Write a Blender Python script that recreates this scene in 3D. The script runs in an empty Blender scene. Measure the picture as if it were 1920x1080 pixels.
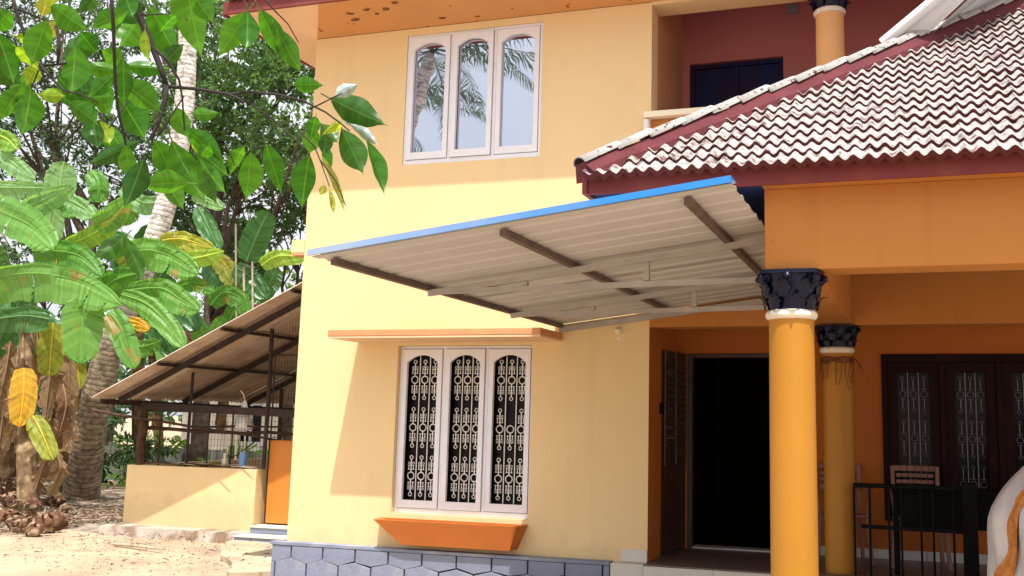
import bpy, bmesh, math, random
from mathutils import Vector, Matrix, noise
random.seed(7)
sc = bpy.context.scene
COL = sc.collection
rad = math.radians
# ------------------------------------------------------------------ camera
F, YAW, PITCH, ROLL = 1898.04, 0.311037, 0.150321, 0.0178706
CAM = Vector((2.22597, -8.74057, 1.2))
PPX, PPY = 1102.58, 500.48
cf = Vector((-math.sin(YAW)*math.cos(PITCH), math.cos(YAW)*math.cos(PITCH), math.sin(PITCH)))
cr_ = Vector((math.cos(YAW), math.sin(YAW), 0)); cu_ = cr_.cross(cf)
CR = math.cos(ROLL)*cr_ + math.sin(ROLL)*cu_
CU = -math.sin(ROLL)*cr_ + math.cos(ROLL)*cu_
cam = bpy.data.cameras.new('camera'); camo = bpy.data.objects.new('camera', cam); COL.objects.link(camo)
cam.sensor_width = 36; cam.lens = F/1920*36; cam.clip_end = 2000; cam.clip_start = 0.05
cam.shift_x = (960-PPX)/1920; cam.shift_y = (PPY-540)/1920
m = Matrix((CR, CU, -cf)).transposed().to_4x4(); m.translation = CAM
camo.matrix_world = m
sc.camera = camo
# ------------------------------------------------------------------ light
SUN = Vector((0.413, -1.0, 2.61)).normalized()
sl = bpy.data.lights.new('sun', 'SUN'); sl.energy = 4.1; sl.angle = rad(0.53); sl.color = (1.0, 0.955, 0.88)
so = bpy.data.objects.new('sun', sl); COL.objects.link(so)
so.rotation_euler = SUN.to_track_quat('Z', 'Y').to_euler()
w = bpy.data.worlds.new('World'); sc.world = w; w.use_nodes = True
nt = w.node_tree; bg = nt.nodes['Background']
sky = nt.nodes.new('ShaderNodeTexSky'); sky.sky_type = 'NISHITA'; sky.sun_disc = False
sky.sun_elevation = math.asin(SUN.z); sky.sun_rotation = math.atan2(SUN.x, SUN.y)
sky.dust_density = 7.0; sky.air_density = 1.0; sky.ozone_density = 1.0
hs = nt.nodes.new('ShaderNodeHueSaturation'); hs.inputs['Saturation'].default_value = 0.35
nt.links.new(sky.outputs[0], hs.inputs['Color'])
# thin bright cloud veil over the whole sky
wtc = nt.nodes.new('ShaderNodeTexCoord'); wn = nt.nodes.new('ShaderNodeTexNoise'); wn.inputs['Scale'].default_value = 2.2; wn.inputs['Detail'].default_value = 7
nt.links.new(wtc.outputs['Generated'], wn.inputs['Vector'])
wr = nt.nodes.new('ShaderNodeMapRange'); wr.inputs[1].default_value = .35; wr.inputs[2].default_value = .62; wr.inputs[3].default_value = .35; wr.inputs[4].default_value = .8
nt.links.new(wn.outputs[0], wr.inputs[0])
wm = nt.nodes.new('ShaderNodeMix'); wm.data_type = 'RGBA'; nt.links.new(wr.outputs[0], wm.inputs[0]); nt.links.new(hs.outputs[0], wm.inputs[6]); wm.inputs[7].default_value = (5.8, 5.9, 6.2, 1)
nt.links.new(wm.outputs[2], bg.inputs[0]); bg.inputs[1].default_value = 0.15
sc.view_settings.view_transform = 'Standard'; sc.view_settings.look = 'None'
sc.view_settings.gamma = 1.0; sc.view_settings.exposure = 0.64
sc.view_settings.use_curve_mapping = False
sc.render.engine = 'CYCLES'
sc.cycles.max_bounces = 8; sc.cycles.transparent_max_bounces = 12
sc.cycles.sample_clamp_indirect = 6

def ray(px, py):
    return cf + (px-PPX)/F*CR - (py-PPY)/F*CU
def aty(px, py, y):
    d = ray(px, py); return CAM + d*((y-CAM.y)/d.y)
def atd(px, py, dist):
    d = ray(px, py).normalized(); return CAM + d*dist
def atz(px, py, z):
    d = ray(px, py); return CAM + d*((z-CAM.z)/d.z)

# ------------------------------------------------------------------ materials
def mat(name, col, rough=0.8, spec=0.3, var=0.08, scale=3.0, bump=0.0, bscale=60.0, col2=None, mixscale=2.0, lo=0.45, hi=0.6, metal=0.0):
    mt = bpy.data.materials.new(name); mt.use_nodes = True
    n = mt.node_tree; b = n.nodes['Principled BSDF']; L = n.links.new
    b.inputs['Roughness'].default_value = rough; b.inputs['Specular IOR Level'].default_value = spec
    b.inputs['Metallic'].default_value = metal
    tc = n.nodes.new('ShaderNodeTexCoord')
    nz = n.nodes.new('ShaderNodeTexNoise'); nz.inputs['Scale'].default_value = scale; nz.inputs['Detail'].default_value = 6
    L(tc.outputs['Object'], nz.inputs['Vector'])
    mr = n.nodes.new('ShaderNodeMapRange'); mr.inputs[1].default_value = 0.3; mr.inputs[2].default_value = 0.7
    mr.inputs[3].default_value = 1-var; mr.inputs[4].default_value = 1+var
    L(nz.outputs[0], mr.inputs[0])
    mx = n.nodes.new('ShaderNodeMix'); mx.data_type = 'RGBA'; mx.blend_type = 'MULTIPLY'; mx.inputs[0].default_value = 1
    c = n.nodes.new('ShaderNodeRGB'); c.outputs[0].default_value = (*col, 1)
    src = c.outputs[0]
    if col2:
        n2 = n.nodes.new('ShaderNodeTexNoise'); n2.inputs['Scale'].default_value = mixscale; n2.inputs['Detail'].default_value = 8
        L(tc.outputs['Object'], n2.inputs['Vector'])
        m2 = n.nodes.new('ShaderNodeMapRange'); m2.inputs[1].default_value = lo; m2.inputs[2].default_value = hi
        L(n2.outputs[0], m2.inputs[0])
        m3 = n.nodes.new('ShaderNodeMix'); m3.data_type = 'RGBA'; L(m2.outputs[0], m3.inputs[0])
        m3.inputs[7].default_value = (*col2, 1); L(c.outputs[0], m3.inputs[6]); src = m3.outputs[2]
    L(src, mx.inputs[6]); L(mr.outputs[0], mx.inputs[7]); L(mx.outputs[2], b.inputs['Base Color'])
    if bump:
        n4 = n.nodes.new('ShaderNodeTexNoise'); n4.inputs['Scale'].default_value = bscale; n4.inputs['Detail'].default_value = 5
        L(tc.outputs['Object'], n4.inputs['Vector'])
        bp = n.nodes.new('ShaderNodeBump'); bp.inputs['Strength'].default_value = bump; bp.inputs['Distance'].default_value = 0.01
        L(n4.outputs[0], bp.inputs['Height']); L(bp.outputs[0], b.inputs['Normal'])
    return mt

def leafmat(name, c1, c2, trans=0.45, rough=0.45, vein=0.0, dry=None, rib=1.0, spots=False):
    """leaf: random hue per object / island, translucency; vein = stripes along UV"""
    mt = bpy.data.materials.new(name); mt.use_nodes = True
    n = mt.node_tree; b = n.nodes['Principled BSDF']; L = n.links.new; out = n.nodes['Material Output']
    b.inputs['Roughness'].default_value = rough; b.inputs['Specular IOR Level'].default_value = 0.4
    tc = n.nodes.new('ShaderNodeTexCoord'); at = n.nodes.new('ShaderNodeAttribute'); at.attribute_name = 'rnd'
    oi = n.nodes.new('ShaderNodeObjectInfo')
    nz = n.nodes.new('ShaderNodeTexNoise'); nz.inputs['Scale'].default_value = 1.3; L(tc.outputs['Object'], nz.inputs['Vector'])
    ad = n.nodes.new('ShaderNodeMath'); ad.operation = 'ADD'; L(at.outputs['Fac'], ad.inputs[0]); L(oi.outputs['Random'], ad.inputs[1])
    fr = n.nodes.new('ShaderNodeMath'); fr.operation = 'FRACT'; L(ad.outputs[0], fr.inputs[0])
    mx = n.nodes.new('ShaderNodeMix'); mx.data_type = 'RGBA'; L(fr.outputs[0], mx.inputs[0])
    mx.inputs[6].default_value = (*c1, 1); mx.inputs[7].default_value = (*c2, 1)
    src = mx.outputs[2]
    if vein:
        uv = n.nodes.new('ShaderNodeUVMap'); sp = n.nodes.new('ShaderNodeSeparateXYZ'); L(uv.outputs[0], sp.inputs[0])
        ab = n.nodes.new('ShaderNodeMath'); ab.operation = 'ABSOLUTE'; L(sp.outputs[1], ab.inputs[0])
        sh = n.nodes.new('ShaderNodeMath'); sh.operation = 'MULTIPLY_ADD'; L(ab.outputs[0], sh.inputs[0]); sh.inputs[1].default_value = -0.10; L(sp.outputs[0], sh.inputs[2])
        cb = n.nodes.new('ShaderNodeCombineXYZ'); L(sh.outputs[0], cb.inputs[0])
        vz = n.nodes.new('ShaderNodeTexNoise'); vz.inputs['Scale'].default_value = vein; vz.inputs['Detail'].default_value = 4; L(cb.outputs[0], vz.inputs['Vector'])
        vm = n.nodes.new('ShaderNodeMapRange'); vm.inputs[1].default_value = 0.35; vm.inputs[2].default_value = 0.65; vm.inputs[3].default_value = 0.68; vm.inputs[4].default_value = 1.22
        L(vz.outputs[0], vm.inputs[0])
        m2 = n.nodes.new('ShaderNodeMix'); m2.data_type = 'RGBA'; m2.blend_type = 'MULTIPLY'; m2.inputs[0].default_value = 1
        L(src, m2.inputs[6]); L(vm.outputs[0], m2.inputs[7])
        # pale midrib
        mr = n.nodes.new('ShaderNodeMapRange'); mr.inputs[1].default_value = 0.03; mr.inputs[2].default_value = 0.07; mr.inputs[3].default_value = 1; mr.inputs[4].default_value = 0
        L(ab.outputs[0], mr.inputs[0])
        m3 = n.nodes.new('ShaderNodeMix'); m3.data_type = 'RGBA'; L(mr.outputs[0], m3.inputs[0]); L(m2.outputs[2], m3.inputs[6])
        m3.inputs[7].default_value = (min(1, c2[0]*(1+.7*rib)+.05*rib), min(1, c2[1]*(1+.4*rib)+.05*rib), c2[2]*(1+.6*rib)+.04*rib, 1); src = m3.outputs[2]
        if dry:
            dn = n.nodes.new('ShaderNodeTexNoise'); dn.inputs['Scale'].default_value = 2.2; dn.inputs['Detail'].default_value = 5
            L(tc.outputs['Object'], dn.inputs['Vector'])
            dm = n.nodes.new('ShaderNodeMapRange'); dm.inputs[1].default_value = 0.60; dm.inputs[2].default_value = 0.68; L(dn.outputs[0], dm.inputs[0])
            m5 = n.nodes.new('ShaderNodeMix'); m5.data_type = 'RGBA'; L(dm.outputs[0], m5.inputs[0]); L(src, m5.inputs[6]); m5.inputs[7].default_value = (*dry, 1); src = m5.outputs[2]
    if spots:
        sn = n.nodes.new('ShaderNodeTexNoise'); sn.inputs['Scale'].default_value = 5.5; sn.inputs['Detail'].default_value = 7
        so_ = n.nodes.new('ShaderNodeVectorMath'); so_.operation = 'ADD'; L(tc.outputs['Object'], so_.inputs[0]); L(oi.outputs['Location'], so_.inputs[1]); L(so_.outputs[0], sn.inputs['Vector'])
        sm = n.nodes.new('ShaderNodeMapRange'); sm.inputs[1].default_value = .66; sm.inputs[2].default_value = .70; L(sn.outputs[0], sm.inputs[0])
        m6 = n.nodes.new('ShaderNodeMix'); m6.data_type = 'RGBA'; L(sm.outputs[0], m6.inputs[0]); L(src, m6.inputs[6]); m6.inputs[7].default_value = (.10, .075, .015, 1); src = m6.outputs[2]
    L(src, b.inputs['Base Color'])
    tr = n.nodes.new('ShaderNodeBsdfTranslucent')
    m4 = n.nodes.new('ShaderNodeMix'); m4.data_type = 'RGBA'; m4.blend_type = 'MULTIPLY'; m4.inputs[0].default_value = 1
    L(src, m4.inputs[6]); m4.inputs[7].default_value = (1.5, 1.45, 0.7, 1); L(m4.outputs[2], tr.inputs[0])
    ms = n.nodes.new('ShaderNodeMixShader'); ms.inputs[0].default_value = trans
    L(b.outputs[0], ms.inputs[1]); L(tr.outputs[0], ms.inputs[2]); L(ms.outputs[0], out.inputs[0])
    return mt

M = {}
M['wall'] = mat('peach_wall_paint', (.74, .56, .305), .85, .2, .035, 1.2, .12, 90)
def add_streaks(mt, lo=.88):
    n = mt.node_tree; L = n.links.new; b = n.nodes['Principled BSDF']; src = b.inputs['Base Color'].links[0].from_socket
    g = n.nodes.new('ShaderNodeNewGeometry'); mp = n.nodes.new('ShaderNodeMapping'); mp.inputs['Scale'].default_value = (5, 5, .35); L(g.outputs['Position'], mp.inputs[0])
    nz = n.nodes.new('ShaderNodeTexNoise'); nz.inputs['Scale'].default_value = 1.0; nz.inputs['Detail'].default_value = 7; L(mp.outputs[0], nz.inputs['Vector'])
    mr = n.nodes.new('ShaderNodeMapRange'); mr.inputs[1].default_value = .56; mr.inputs[2].default_value = .74; mr.inputs[3].default_value = 1; mr.inputs[4].default_value = lo; L(nz.outputs[0], mr.inputs[0])
    n2 = n.nodes.new('ShaderNodeTexNoise'); n2.inputs['Scale'].default_value = 22; n2.inputs['Detail'].default_value = 6; L(g.outputs['Position'], n2.inputs['Vector'])
    m2 = n.nodes.new('ShaderNodeMapRange'); m2.inputs[1].default_value = .68; m2.inputs[2].default_value = .74; m2.inputs[3].default_value = 1; m2.inputs[4].default_value = .85; L(n2.outputs[0], m2.inputs[0])
    # splash dirt low on the wall, with a ragged edge
    sp = n.nodes.new('ShaderNodeSeparateXYZ'); L(g.outputs['Position'], sp.inputs[0]); n3 = n.nodes.new('ShaderNodeTexNoise'); n3.inputs['Scale'].default_value = 7; n3.inputs['Detail'].default_value = 6; L(g.outputs['Position'], n3.inputs['Vector'])
    ad = n.nodes.new('ShaderNodeMath'); ad.operation = 'MULTIPLY_ADD'; L(n3.outputs[0], ad.inputs[0]); ad.inputs[1].default_value = -.55; L(sp.outputs[2], ad.inputs[2])
    m3 = n.nodes.new('ShaderNodeMapRange'); m3.inputs[1].default_value = -.32; m3.inputs[2].default_value = -.12; m3.inputs[3].default_value = .88; m3.inputs[4].default_value = 1; L(ad.outputs[0], m3.inputs[0])
    a = n.nodes.new('ShaderNodeMath'); a.operation = 'MULTIPLY'; L(mr.outputs[0], a.inputs[0]); L(m2.outputs[0], a.inputs[1])
    c = n.nodes.new('ShaderNodeMath'); c.operation = 'MULTIPLY'; L(a.outputs[0], c.inputs[0]); L(m3.outputs[0], c.inputs[1])
    mx = n.nodes.new('ShaderNodeMix'); mx.data_type = 'RGBA'; mx.blend_type = 'MULTIPLY'; mx.inputs[0].default_value = 1; L(src, mx.inputs[6]); L(c.outputs[0], mx.inputs[7]); L(mx.outputs[2], b.inputs['Base Color'])
add_streaks(M['wall'], .95)
M['soffit_orange'] = mat('orange_soffit_paint', (.56, .28, .11), .85, .2, .05, 1.5, .1, 90, (.25, .08, .03), 7, .66, .69)
M['soffit_peach'] = mat('pale_soffit_paint', (.72, .50, .32), .85, .2, .04, 1.5)
M['porch'] = mat('porch_orange_paint', (.45, .185, .045), .75, .25, .05, 1.2, .1, 80)
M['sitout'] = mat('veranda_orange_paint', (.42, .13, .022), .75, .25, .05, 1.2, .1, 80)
M['maroon'] = mat('balcony_maroon_paint', (.50, .19, .20), .8, .2, .06, 1.0)
M['column'] = mat('ochre_column_paint', (.42, .185, .016), .5, .35, .06, 1.5, .05, 50)
M['colup'] = mat('light_ochre_column_paint', (.72, .40, .16), .6, .3, .04, 2)
M['balconyside'] = mat('balcony_side_paint', (.55, .27, .14), .85, .2, .05, 1.5)
M['hipred'] = mat('dark_red_mortar', (.105, .024, .030), .85, .2, .2, 5, .3, 30)
M['navy'] = mat('navy_gloss_paint', (.003, .005, .024), .38, .28, .2, 20)
M['navyflat'] = mat('navy_flat_paint', (.012, .03, .12), .8, .2, .1, 4)
M['ring'] = mat('cream_ring_paint', (.72, .68, .58), .6, .3, .08, 30)
M['salmon'] = mat('salmon_ledge_paint', (.62, .27, .13), .8, .2, .08, 3, .1, 60)
add_streaks(M['column'], .86); add_streaks(M['porch'], .90); add_streaks(M['salmon'], .8)
M['box'] = mat('orange_planter_paint', (.50, .15, .03), .7, .3, .10, 2.5, .1, 60)
M['white'] = mat('white_frame_paint', (.73, .74, .80), .5, .4, .04, 5, .05, 80, (.45, .43, .43), 14, .70, .78)
M['grille'] = mat('white_grille_paint', (.70, .70, .68), .5, .4, .12, 20)
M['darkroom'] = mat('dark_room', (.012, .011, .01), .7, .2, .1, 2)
M['darkglass'] = mat('dark_window_glass', (.006, .005, .005), .25, .15, .1, 2)
M['fascia'] = mat('red_fascia_paint', (.17, .032, .032), .65, .3, .10, 2.0, .1, 50, (.20, .05, .04), 3, .5, .7)
M['plinth'] = mat('grey_plinth_paint', (.21, .235, .32), .75, .25, .16, 4, .5, 25, (.30, .31, .36), 3, .5, .65)
M['tilewhite'] = mat('white_floor_tile', (.60, .58, .54), .35, .5, .06, 3)
M['floor'] = mat('veranda_floor', (.13, .095, .085), .35, .5, .12, 3)
M['steel'] = mat('grey_truss_paint', (.37, .345, .33), .6, .4, .12, 6)
M['brownsteel'] = mat('brown_purlin_paint', (.12, .08, .065), .6, .4, .2, 8)
M['tinunder'] = mat('awning_sheet_underside', (.47, .46, .455), .55, .35, .05, 2)
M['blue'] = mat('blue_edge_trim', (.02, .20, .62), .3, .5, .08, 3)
def trim_glare():  # glare on the trim's left end painted in as a paler blue
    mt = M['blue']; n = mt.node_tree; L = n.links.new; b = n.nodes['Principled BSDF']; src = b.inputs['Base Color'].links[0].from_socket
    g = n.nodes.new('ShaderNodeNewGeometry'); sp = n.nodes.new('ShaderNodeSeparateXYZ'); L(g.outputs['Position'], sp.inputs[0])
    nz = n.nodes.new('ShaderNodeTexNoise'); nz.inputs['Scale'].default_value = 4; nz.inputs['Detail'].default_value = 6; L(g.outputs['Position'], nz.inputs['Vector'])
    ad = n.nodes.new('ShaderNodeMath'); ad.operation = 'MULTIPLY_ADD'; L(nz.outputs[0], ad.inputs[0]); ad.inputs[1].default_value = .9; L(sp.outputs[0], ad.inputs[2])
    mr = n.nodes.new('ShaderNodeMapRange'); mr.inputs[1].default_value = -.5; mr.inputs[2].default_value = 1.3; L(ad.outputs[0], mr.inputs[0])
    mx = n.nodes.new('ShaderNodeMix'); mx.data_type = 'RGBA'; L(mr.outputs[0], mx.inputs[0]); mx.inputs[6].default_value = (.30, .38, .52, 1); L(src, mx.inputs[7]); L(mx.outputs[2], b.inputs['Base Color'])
trim_glare()
M['blacksteel'] = mat('black_steel', (.004, .004, .005), .6, .1, .2, 5)
M['darkwood'] = mat('dark_wood', (.05, .022, .014), .45, .4, .3, 8)
M['darkwood2'] = mat('dark_window_wood', (.018, .006, .005), .6, .1, .4, 5)
M['dimgrille'] = mat('dull_grille_metal', (.20, .21, .22), .5, .4, .2, 20)
M['chair'] = mat('brown_plastic', (.24, .125, .10), .4, .4, .12, 5)
M['sheet'] = mat('rusty_sheet_underside', (.54, .43, .35), .7, .2, .12, 3, 0, 60, (.46, .32, .24), 4, .45, .65)
M['shedsteel'] = mat('dark_brown_steel', (.035, .022, .018), .7, .3, .3, 10)
M['door'] = mat('orange_metal_door', (.58, .20, .03), .5, .35, .07, 2)
M['concrete'] = mat('weathered_concrete', (.42, .36, .31), .9, .15, .2, 5, .5, 20, (.24, .17, .12), 4, .5, .62)
M['wood'] = mat('old_timber', (.075, .045, .03), .9, .1, .4, 12, .4, 30)
M['ground'] = mat('sandy_ground', (.40, .305, .21), .95, .1, .15, 1.1, .6, 14, (.31, .235, .17), 1.6, .52, .7)
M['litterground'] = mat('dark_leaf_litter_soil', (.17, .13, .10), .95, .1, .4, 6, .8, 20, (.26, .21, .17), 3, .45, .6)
M['greywall'] = mat('grey_compound_wall', (.16, .16, .14), .9, .1, .2, 2, .3, 15)
M['cream'] = mat('cream_wall_paint', (.80, .74, .62), .85, .2, .05, 1)
M['twine'] = mat('dry_brown_twine', (.20, .08, .04), .9, .1, .3, 20)
M['cloth'] = mat('white_sheet_cloth', (.55, .55, .57), .9, .1, .10, 6, 1.0, 9)
M['clothwarm'] = mat('orange_blanket_cloth', (.48, .20, .055), .95, .1, .25, 25, .4, 60)
M['can'] = mat('blue_tin_paint', (.12, .28, .55), .4, .5, .1, 10)
M['plastic'] = mat('white_plastic', (.75, .75, .73), .4, .4, .05, 6)
M['husk'] = mat('dry_coconut_husk', (.13, .065, .038), .95, .05, .55, 14, 1.0, 45, (.34, .25, .17), 9, .48, .62)
M['darkblue'] = mat('dark_blue_door', (.030, .007, .022), .6, .2, .3, 3, 0, 60, (.008, .016, .085), 2.2, .4, .6)
M['greyblue'] = mat('grey_blue_metal', (.22, .28, .34), .5, .4, .1, 8)
M['whitesheet'] = mat('white_sheet_metal', (.62, .63, .66), .5, .4, .05, 3)
M['litterwood'] = mat('pale_dry_wood', (.42, .33, .25), .9, .1, .3, 12)
M['concrete2'] = mat('sandy_concrete', (.44, .35, .25), .95, .1, .15, 2.5, .5, 16, (.34, .24, .16), 3, .58, .72)
M['mortar'] = mat('dark_recessed_mortar', (.055, .06, .075), .95, .05, .3, 8)
M['ivory'] = mat('ivory_paint', (.78, .72, .55), .7, .3, .06, 4)

def glass_reflect():
    mt = bpy.data.materials.new('reflective_blue_glass'); mt.use_nodes = True
    n = mt.node_tree; b = n.nodes['Principled BSDF']; L = n.links.new
    b.inputs['Base Color'].default_value = (.012, .03, .09, 1); b.inputs['Roughness'].default_value = .3
    g = n.nodes.new('ShaderNodeBsdfGlossy'); g.inputs['Roughness'].default_value = .015; g.inputs['Color'].default_value = (.80, .84, .95, 1)
    tc = n.nodes.new('ShaderNodeTexCoord'); nz = n.nodes.new('ShaderNodeTexNoise'); nz.inputs['Scale'].default_value = 2.5
    L(tc.outputs['Object'], nz.inputs['Vector'])
    bp = n.nodes.new('ShaderNodeBump'); bp.inputs['Strength'].default_value = .06; bp.inputs['Distance'].default_value = .02
    L(nz.outputs[0], bp.inputs['Height']); L(bp.outputs[0], g.inputs['Normal'])
    ms = n.nodes.new('ShaderNodeMixShader'); ms.inputs[0].default_value = .66
    L(b.outputs[0], ms.inputs[1]); L(g.outputs[0], ms.inputs[2]); L(ms.outputs[0], n.nodes['Material Output'].inputs[0])
    return mt
M['mirrorglass'] = glass_reflect()

def tile_mat():
    """clay tile with pale lichen on the weathered top, red clay darkened by painted shadow where the front edge and steps are"""
    mt = bpy.data.materials.new('weathered_clay_tile'); mt.use_nodes = True
    n = mt.node_tree; b = n.nodes['Principled BSDF']; L = n.links.new
    b.inputs['Roughness'].default_value = .85; b.inputs['Specular IOR Level'].default_value = .2
    tc = n.nodes.new('ShaderNodeTexCoord'); oi = n.nodes.new('ShaderNodeObjectInfo')
    va = n.nodes.new('ShaderNodeVectorMath'); va.operation = 'ADD'
    L(tc.outputs['Object'], va.inputs[0])
    sc_ = n.nodes.new('ShaderNodeVectorMath'); sc_.operation = 'SCALE'; sc_.inputs[3].default_value = 0.7
    L(oi.outputs['Location'], sc_.inputs[0]); L(sc_.outputs[0], va.inputs[1])
    at = n.nodes.new('ShaderNodeAttribute'); at.attribute_name = 'top'
    nz = n.nodes.new('ShaderNodeTexNoise'); nz.inputs['Scale'].default_value = 11; nz.inputs['Detail'].default_value = 8; nz.inputs['Roughness'].default_value = .7
    L(va.outputs[0], nz.inputs['Vector'])
    mr = n.nodes.new('ShaderNodeMapRange'); mr.inputs[1].default_value = .36; mr.inputs[2].default_value = .47; L(nz.outputs[0], mr.inputs[0])
    mu = n.nodes.new('ShaderNodeMath'); mu.operation = 'MULTIPLY'; L(mr.outputs[0], mu.inputs[0]); L(at.outputs['Fac'], mu.inputs[1])
    n2 = n.nodes.new('ShaderNodeTexNoise'); n2.inputs['Scale'].default_value = 34; n2.inputs['Detail'].default_value = 5
    L(va.outputs[0], n2.inputs['Vector'])
    m2 = n.nodes.new('ShaderNodeMapRange'); m2.inputs[1].default_value = .60; m2.inputs[2].default_value = .68; L(n2.outputs[0], m2.inputs[0])
    lich = n.nodes.new('ShaderNodeMix'); lich.data_type = 'RGBA'; L(m2.outputs[0], lich.inputs[0])
    lich.inputs[6].default_value = (.355, .34, .325, 1); lich.inputs[7].default_value = (.05, .045, .04, 1)
    mx = n.nodes.new('ShaderNodeMix'); mx.data_type = 'RGBA'; L(mu.outputs[0], mx.inputs[0])
    mx.inputs[6].default_value = (.09, .020, .021, 1); L(lich.outputs[2], mx.inputs[7])  # lip and underside: red clay, darkened to carry the shadow below each row
    L(mx.outputs[2], b.inputs['Base Color'])
    return mt
M['tile'] = tile_mat()

def trunk_mat():
    mt = bpy.data.materials.new('ringed_palm_bark'); mt.use_nodes = True
    n = mt.node_tree; b = n.nodes['Principled BSDF']; L = n.links.new; b.inputs['Roughness'].default_value = .95
    uv = n.nodes.new('ShaderNodeUVMap'); wv = n.nodes.new('ShaderNodeTexWave'); wv.bands_direction = 'X'
    wv.inputs['Scale'].default_value = 3.4; wv.inputs['Distortion'].default_value = 3.0; wv.inputs['Detail'].default_value = 3; wv.inputs['Detail Scale'].default_value = 2
    L(uv.outputs[0], wv.inputs['Vector'])
    cr = n.nodes.new('ShaderNodeValToRGB'); e = cr.color_ramp.elements
    e[0].position = .0; e[0].color = (.16, .14, .12, 1); e[1].position = .22; e[1].color = (.38, .35, .32, 1)
    L(wv.outputs[0], cr.inputs[0])
    nz = n.nodes.new('ShaderNodeTexNoise'); nz.inputs['Scale'].default_value = 9; nz.inputs['Detail'].default_value = 6
    tc = n.nodes.new('ShaderNodeTexCoord'); L(tc.outputs['Object'], nz.inputs['Vector'])
    mr = n.nodes.new('ShaderNodeMapRange'); mr.inputs[1].default_value = .3; mr.inputs[2].default_value = .7; mr.inputs[3].default_value = .35; mr.inputs[4].default_value = 1.5
    L(nz.outputs[0], mr.inputs[0])
    sp = n.nodes.new('ShaderNodeSeparateXYZ'); L(tc.outputs['Object'], sp.inputs[0])
    hz = n.nodes.new('ShaderNodeMapRange'); hz.inputs[1].default_value = 2.2; hz.inputs[2].default_value = 3.2; L(sp.outputs[2], hz.inputs[0])
    hm = n.nodes.new('ShaderNodeMix'); hm.data_type = 'RGBA'; L(hz.outputs[0], hm.inputs[0]); hm.inputs[6].default_value = (.62, .52, .38, 1); hm.inputs[7].default_value = (1.5, 1.5, 1.5, 1)
    m1 = n.nodes.new('ShaderNodeMix'); m1.data_type = 'RGBA'; m1.blend_type = 'MULTIPLY'; m1.inputs[0].default_value = 1; L(cr.outputs[0], m1.inputs[6]); L(mr.outputs[0], m1.inputs[7])
    m2 = n.nodes.new('ShaderNodeMix'); m2.data_type = 'RGBA'; m2.blend_type = 'MULTIPLY'; m2.inputs[0].default_value = 1; L(m1.outputs[2], m2.inputs[6]); L(hm.outputs[2], m2.inputs[7])
    L(m2.outputs[2], b.inputs['Base Color'])
    bp = n.nodes.new('ShaderNodeBump'); bp.inputs['Distance'].default_value = .003; L(wv.outputs[0], bp.inputs['Height']); L(bp.outputs[0], b.inputs['Normal'])
    return mt
M['palmbark'] = trunk_mat()
M['bark'] = mat('tree_bark', (.085, .065, .05), .95, .1, .4, 8, .6, 25)
M['twig'] = mat('dark_twig_bark', (.035, .028, .028), .8, .2, .3, 20)
M['pseudostem'] = mat('banana_stem', (.16, .10, .055), .9, .1, .5, 7, .5, 20, (.34, .24, .14), 5, .5, .62)
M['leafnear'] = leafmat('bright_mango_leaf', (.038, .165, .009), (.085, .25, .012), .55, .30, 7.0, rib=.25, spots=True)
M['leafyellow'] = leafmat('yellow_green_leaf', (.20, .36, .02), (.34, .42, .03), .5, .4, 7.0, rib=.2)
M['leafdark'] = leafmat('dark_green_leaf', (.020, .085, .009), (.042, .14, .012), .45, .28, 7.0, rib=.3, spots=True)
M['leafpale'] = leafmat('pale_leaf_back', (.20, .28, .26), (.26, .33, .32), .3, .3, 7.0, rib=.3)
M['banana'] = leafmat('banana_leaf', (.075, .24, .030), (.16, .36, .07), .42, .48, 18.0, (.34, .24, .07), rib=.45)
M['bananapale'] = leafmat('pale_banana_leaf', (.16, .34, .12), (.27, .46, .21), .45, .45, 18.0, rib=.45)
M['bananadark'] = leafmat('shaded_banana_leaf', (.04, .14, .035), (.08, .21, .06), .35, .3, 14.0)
M['bananayellow'] = leafmat('yellowed_banana_leaf', (.52, .30, .02), (.60, .36, .03), .4, .5, 14.0, (.30, .13, .04))
M['bananaolive'] = leafmat('olive_banana_leaf', (.28, .32, .03), (.36, .38, .05), .4, .5, 14.0, (.30, .15, .04))
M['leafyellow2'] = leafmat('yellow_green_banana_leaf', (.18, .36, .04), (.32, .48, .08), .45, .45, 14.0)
M['bananadry'] = leafmat('dry_banana_leaf', (.16, .08, .04), (.36, .24, .14), .3, .9, 14.0, rib=.1)
M['crown1'] = leafmat('glossy_tree_foliage', (.028, .07, .022), (.15, .27, .09), .38, .30)
M['crown2'] = leafmat('mango_tree_foliage', (.022, .055, .020), (.10, .18, .07), .35, .33)
M['crown3'] = leafmat('bright_tree_foliage', (.06, .15, .02), (.20, .34, .06), .45, .4)
M['frond'] = leafmat('palm_frond', (.03, .06, .015), (.06, .11, .03), .25, .4)
M['litter'] = leafmat('fallen_leaves', (.13, .07, .04), (.40, .32, .24), .1, .9)

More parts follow.
